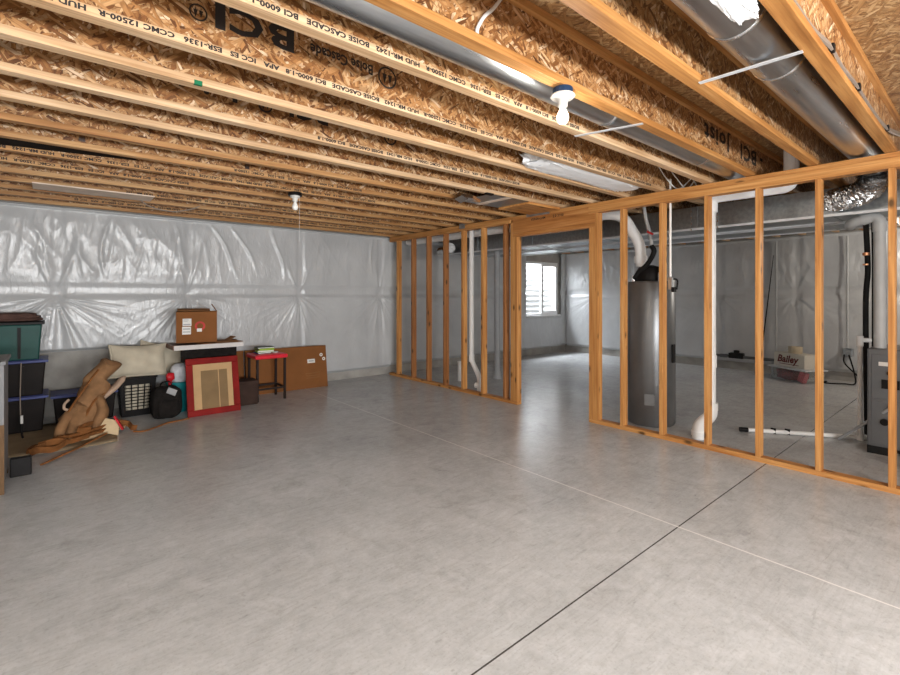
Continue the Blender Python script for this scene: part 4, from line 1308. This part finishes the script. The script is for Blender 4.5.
# ------------------------------------------------------------------ table with boxes, red frame
tbl = thing('side_table', 'black table with a pale front edge holding the cardboard box', 'table', (1.53, 6.63, 0))
MB().box(1.12, 1.90, 6.38, 6.90, .792, .815).build('table_top', M['mahog'], tbl, bevel=.004)
MB().box(1.115, 1.905, 6.365, 6.382, .772, .828).build('front_edge', M['whitepaint'], tbl, bevel=.004)['label'] = 'pale front edge'
MB().box(1.105, 1.122, 6.37, 6.90, .775, .826).build('side_edge', M['mahog'], tbl)
MB().box(1.20, 1.84, 6.44, 6.455, .62, .79).build('front_panel', M['darkmatt'], tbl)
for x in (1.36, 1.70):
    for y in (6.45, 6.82):
        MB().box(x, x + .045, y, y + .045, 0, .792).build('leg', M['blackwood'], tbl)
tag(MB().obox((1.66, 6.60, .829), (.50, .34, .006), Euler((0, 0, .12)).to_matrix()).obox((1.72, 6.66, .8365), (.36, .26, .006), Euler((0, 0, -.15)).to_matrix()).obox((1.84, 6.73, .856), (.10, .16, .006), Euler((0, -.5, .1)).to_matrix()).build('flattened_cardboard', M['cardboxd'], loc=(1.66, 6.60, .816)), 'flattened brown cardboard under the box on the black table', 'cardboard')
cb = thing('cardboard_box', 'open brown cardboard box with a red ring print on the table', 'box', (1.42, 6.66, .842), R(-11))
bx_w, bx_d, bx_h = .45, .30, .385
m = MB()
th = .006
m.box(-bx_w / 2, bx_w / 2, -bx_d / 2, -bx_d / 2 + th, 0, bx_h)
m.box(-bx_w / 2, bx_w / 2, bx_d / 2 - th, bx_d / 2, 0, bx_h)
m.box(-bx_w / 2, -bx_w / 2 + th, -bx_d / 2 + th, bx_d / 2 - th, 0, bx_h)
m.box(bx_w / 2 - th, bx_w / 2, -bx_d / 2 + th, bx_d / 2 - th, 0, bx_h)
m.box(-bx_w / 2 + th, bx_w / 2 - th, -bx_d / 2 + th, bx_d / 2 - th, 0, th)
m.build('box_body', M['cardboard'], cb, local=True)
MB().obox((-.03, bx_d / 2 - .06, bx_h + .012), (bx_w - .08, .14, .006), Euler((.25, 0, 0)).to_matrix()).build('flap', M['cardboxd'], cb, local=True)
MB().obox((bx_w / 2 - .025, -.02, bx_h + .045), (.006, .22, .11), Euler((0, -.55, 0)).to_matrix()).build('flap', M['cardboxd'], cb, local=True)
MB().obox((-.04, -bx_d / 2 + .06, bx_h + .01), (bx_w - .12, .12, .006), Euler((-.1, 0, 0)).to_matrix()).build('flap', M['cardboxd'], cb, local=True)
yv = -bx_d / 2 - .001
sl = MB().box(-.155, -.06, yv - .001, yv, .21, .30).box(-.16, -.065, yv - .001, yv, .105, .20).build('shipping_label', M['white'], cb, local=True)
sm_ = MB()
for k, (a, b, c, d) in enumerate(((-.148, -.09, .28, .29), (-.148, -.10, .262, .268), (-.148, -.07, .22, .235), (-.152, -.075, .165, .18), (-.152, -.075, .13, .142))):
    sm_.box(a, b, yv - .0018, yv - .001, c, d)
sm_.build('print', M['greypipe'], sl, local=True)
rg = MB()
vs, n = [], 28
for rr_ in (.058, .036):
    for i in range(n):
        a = 2 * PI * i / n
        vs.append((.035 + rr_ * math.cos(a), yv - .0008, .205 + rr_ * math.sin(a)))
rg.add(vs, [(i, (i + 1) % n, n + (i + 1) % n, n + i) for i in range(n)])
rg.build('ring_print', M['redprint'], cb, local=True)['label'] = 'red ring print'
MB().box(.0, .055, yv - .0022, yv - .0012, .135, .175).build('sticker', M['white'], cb, local=True)

fr = thing('picture_frame', 'red wooden picture frame leaning against the black table', 'picture frame', (1.515, 6.15, 0), R(-1.5))
fr.rotation_euler = (R(-12), 0, R(0))
fw, fh = .59, .685
m = MB()
m.box(-fw / 2, fw / 2, 0, .025, 0, .075).box(-fw / 2, fw / 2, 0, .025, fh - .075, fh).box(-fw / 2, -fw / 2 + .075, 0, .025, .075, fh - .075).box(fw / 2 - .075, fw / 2, 0, .025, .075, fh - .075)
m.build('frame_border', M['redwood'], fr, local=True, bevel=.006)
MB().box(-fw / 2 + .07, fw / 2 - .07, .012, .016, .07, fh - .07).build('mount', M['mat'], fr, local=True)
MB().box(-.135, .16, .008, .012, .075, fh - .155).build('linen_panel', M['linen'], fr, local=True)
MB().box(.055, .065, .0065, .008, .075, fh - .155).build('crease', M['mat'], fr, local=True)

dbx = thing('dark_box', 'dark brown box standing between the red frame and the stool', 'box', (1.96, 6.42, 0))
MB().box(1.80, 2.085, 6.36, 6.60, 0, .30).build('box_body', M['darkbrown'], dbx, bevel=.006)
MB().box(1.79, 2.09, 6.35, 6.61, .27, .315).build('lid', M['darkbrown'], dbx, bevel=.006)

st = thing('stool', 'small stool with a red seat and black legs holding the books', 'stool', (2.30, 6.62, 0))
sx0, sx1, sy0, sy1, sh = 2.09, 2.49, 6.43, 6.80, .625
MB().box(sx0 - .02, sx1 + .02, sy0 - .02, sy1 + .02, sh - .055, sh).build('seat', M['seatred'], st, bevel=.018)
MB().box(sx0 + .03, sx1 - .03, sy0 + .03, sy1 - .03, sh, sh + .004).build('seat_pad', M['seatred'], st)
for x in (sx0, sx1 - .03):
    for y in (sy0, sy1 - .03):
        MB().box(x, x + .03, y, y + .03, 0, sh - .055).build('leg', M['blackwood'], st, bevel=.003)
for x in (sx0 + .005, sx1 - .025):
    MB().box(x, x + .02, sy0 + .03, sy1 - .03, .15, .175).build('stretcher', M['blackwood'], st)
for y in (sy0 + .005, sy1 - .025):
    MB().box(sx0 + .03, sx1 - .03, y, y + .02, .15, .175).build('stretcher', M['blackwood'], st)
zb = sh + .005
for (lab, w, d, h, mk, dx, rz) in (
        ('dark blue book at the bottom of the pile on the red stool', .19, .15, .018, 'bluebook', -.03, .1),
        ('lime green book, second from bottom of the pile on the red stool', .22, .16, .024, 'lime', 0, -.1),
        ('olive book, third from bottom of the pile on the red stool', .22, .16, .026, 'olive', .0, .05),
        ('dark green book on top of the pile on the red stool', .23, .16, .016, 'darkgreen', .0, -.04)):
    bk = thing('book', lab, 'book', (2.27 + dx, 6.65, zb), rz, group='books on the red stool')
    MB().box(-w / 2, w / 2, -d / 2, d / 2, 0, .003).box(-w / 2, w / 2, -d / 2, d / 2, h - .003, h).box(-w / 2, -w / 2 + .003, -d / 2, d / 2, .003, h - .003).build('cover', M[mk], bk, local=True)
    MB().box(-w / 2 + .003, w / 2 - .006, -d / 2 + .004, d / 2 - .004, .003, h - .003).build('pages', M['lime'] if mk == 'olive' else M['white'], bk, local=True)
    zb += h + .0005
tag(MB().obox((2.40, 6.60, sh + .012), (.06, .04, .014), Euler((0, 0, .4)).to_matrix()).build('small_packet', M['white'], loc=(2.40, 6.60, sh + .005), bevel=.003), 'tiny white packet lying on the red stool beside the books', 'packet')

def flat_box(label, x0, x1, y0, y1, h, th, lean, mat):
    """flattened carton standing on its edge, leaning back on the wall"""
    ang = math.atan2(y1 - y0, x1 - x0)
    w = math.hypot(x1 - x0, y1 - y0)
    t = thing('flattened_carton', label, 'carton', (x0, y0, 0), 0)
    t.rotation_euler = (R(-lean), 0, ang)
    MB().box(0, w, 0, th, .0, h).build('carton_body', mat, t, local=True, bevel=.004)
    return t, w
fc, fw_ = flat_box('large flat brown carton with a white label leaning on the wall', 2.12, 3.33, 6.93, 6.88, .645, .07, 8, M['cardboard'])
MB().box(.90, 1.02, -.0015, -.0003, .385, .445).build('shipping_label', M['white'], fc, local=True)
MB().box(.92, 1.0, -.0022, -.0015, .405, .425).build('print', M['greypipe'], fc, local=True)
for (x, z) in ((1.125, .50), (1.165, .435)):
    v_ = MB()
    v_.lathe([(0, .0008), (.026, .0008), (.026, 0)], (x, -.0004, z), 20, (0, -1, 0))
    so = v_.build('round_sticker', M['white'], fc, local=True)
    MB().lathe([(0, .0004), (.010, .0004)], (x, -.0013, z), 14, (0, -1, 0)).build('sticker_dot', M['cardboard'], so, local=True)
ip = MB()
for seg in (((.88, .19), (.88, .21)), ((.88, .19), (1.08, .19)), ((1.08, .19), (1.08, .22)), ((.86, .225), (.90, .235)), ((1.06, .235), (1.10, .24)), ((.90, .225), (1.06, .232)), ((.87, .155), (1.09, .16))):
    (a, b), (c, d) = seg
    ip.ribbon([(a, -.001, b), (c, -.001, d)], .012, .0008, wdir=(0, 0, 1) if a != c else (1, 0, 0))
ip.build('tray_print', M['cardboxd'], fc, local=True)
flat_box('second flat carton standing behind the stool and the dark box', 1.72, 2.10, 6.99, 6.97, .64, .05, 6, M['cardboard'])

# ------------------------------------------------------------------ light
def area(name, loc, rot, sx, sy, power, col, spread=180):
    l = bpy.data.lights.new(name, 'AREA')
    l.shape = 'RECTANGLE'
    l.size, l.size_y = sx, sy
    l.energy = power
    l.color = col
    l.spread = R(spread)
    o = bpy.data.objects.new(name, l)
    COL.objects.link(o)
    o.location = loc
    o.rotation_euler = rot
    return o
# added area light filling the unseen window band behind the camera
area('rear_fill_light', ((PX0 + PX1) / 2, YF - .22, (PZ0 + PZ1) / 2), (R(98), 0, R(0)), PX1 - PX0, PZ1 - PZ0, 400, (.97, .985, 1.), 150)
# daylight falling down the window well
area('well_daylight', ((WX0 + WX1) / 2, YB + .72, 2.70), (R(-58), 0, 0), 1.5, .7, 420, (.90, .95, 1.))
# sky
w = bpy.data.worlds.new('sky')
SC.world = w
w.use_nodes = True
bg = w.node_tree.nodes['Background']
bg.inputs[0].default_value = (.75, .85, 1, 1)
bg.inputs[1].default_value = 1.0
def bulb_light(name, loc, power):
    l = bpy.data.lights.new(name, 'POINT')
    l.energy = power
    l.color = (1., .92, .81)
    l.shadow_soft_size = .03
    o = bpy.data.objects.new(name, l)
    COL.objects.link(o)
    o.location = loc
bulb_light('bulb_light', (1.955, 1.425, ZJ - .135 - .06), 12)
# unseen bulbs added to brighten the floor and rake along the far wall
for lab, x, y, pw in (('unseen bulb added beyond the trunk ducts to light the far wall', 8.9, .05, 85),
                      ('unseen bulb added by the front wall to brighten the floor', 2.2, -1.5, 70),
                      ('unseen bulb added by the side wall to brighten the floor', -1.0, 1.3, 28),
                      ('unseen bulb added behind the camera to brighten the floor', .3, -1.2, 66)):
    lampholder(lab, x, y, ZJ, True, M['bluebox'])
    bulb_light('bulb_light', (x, y, ZJ - .135 - .06), pw)

# ------------------------------------------------------------------ camera
cam = bpy.data.cameras.new('camera')
cam.sensor_width = 36
cam.lens = 469.175 * 36 / 900
cam.shift_y = -(337.5 - 294.915) / 900
cam.clip_start = .05
co = bpy.data.objects.new('camera', cam)
COL.objects.link(co)
co.location = (0, 0, 1.4366)
co.rotation_euler = (R(90), 0, -.70521)
SC.camera = co
SC.view_settings.view_transform = 'Standard'
SC.view_settings.look = 'None'
SC.view_settings.gamma = 1
SC.view_settings.exposure = 0.0
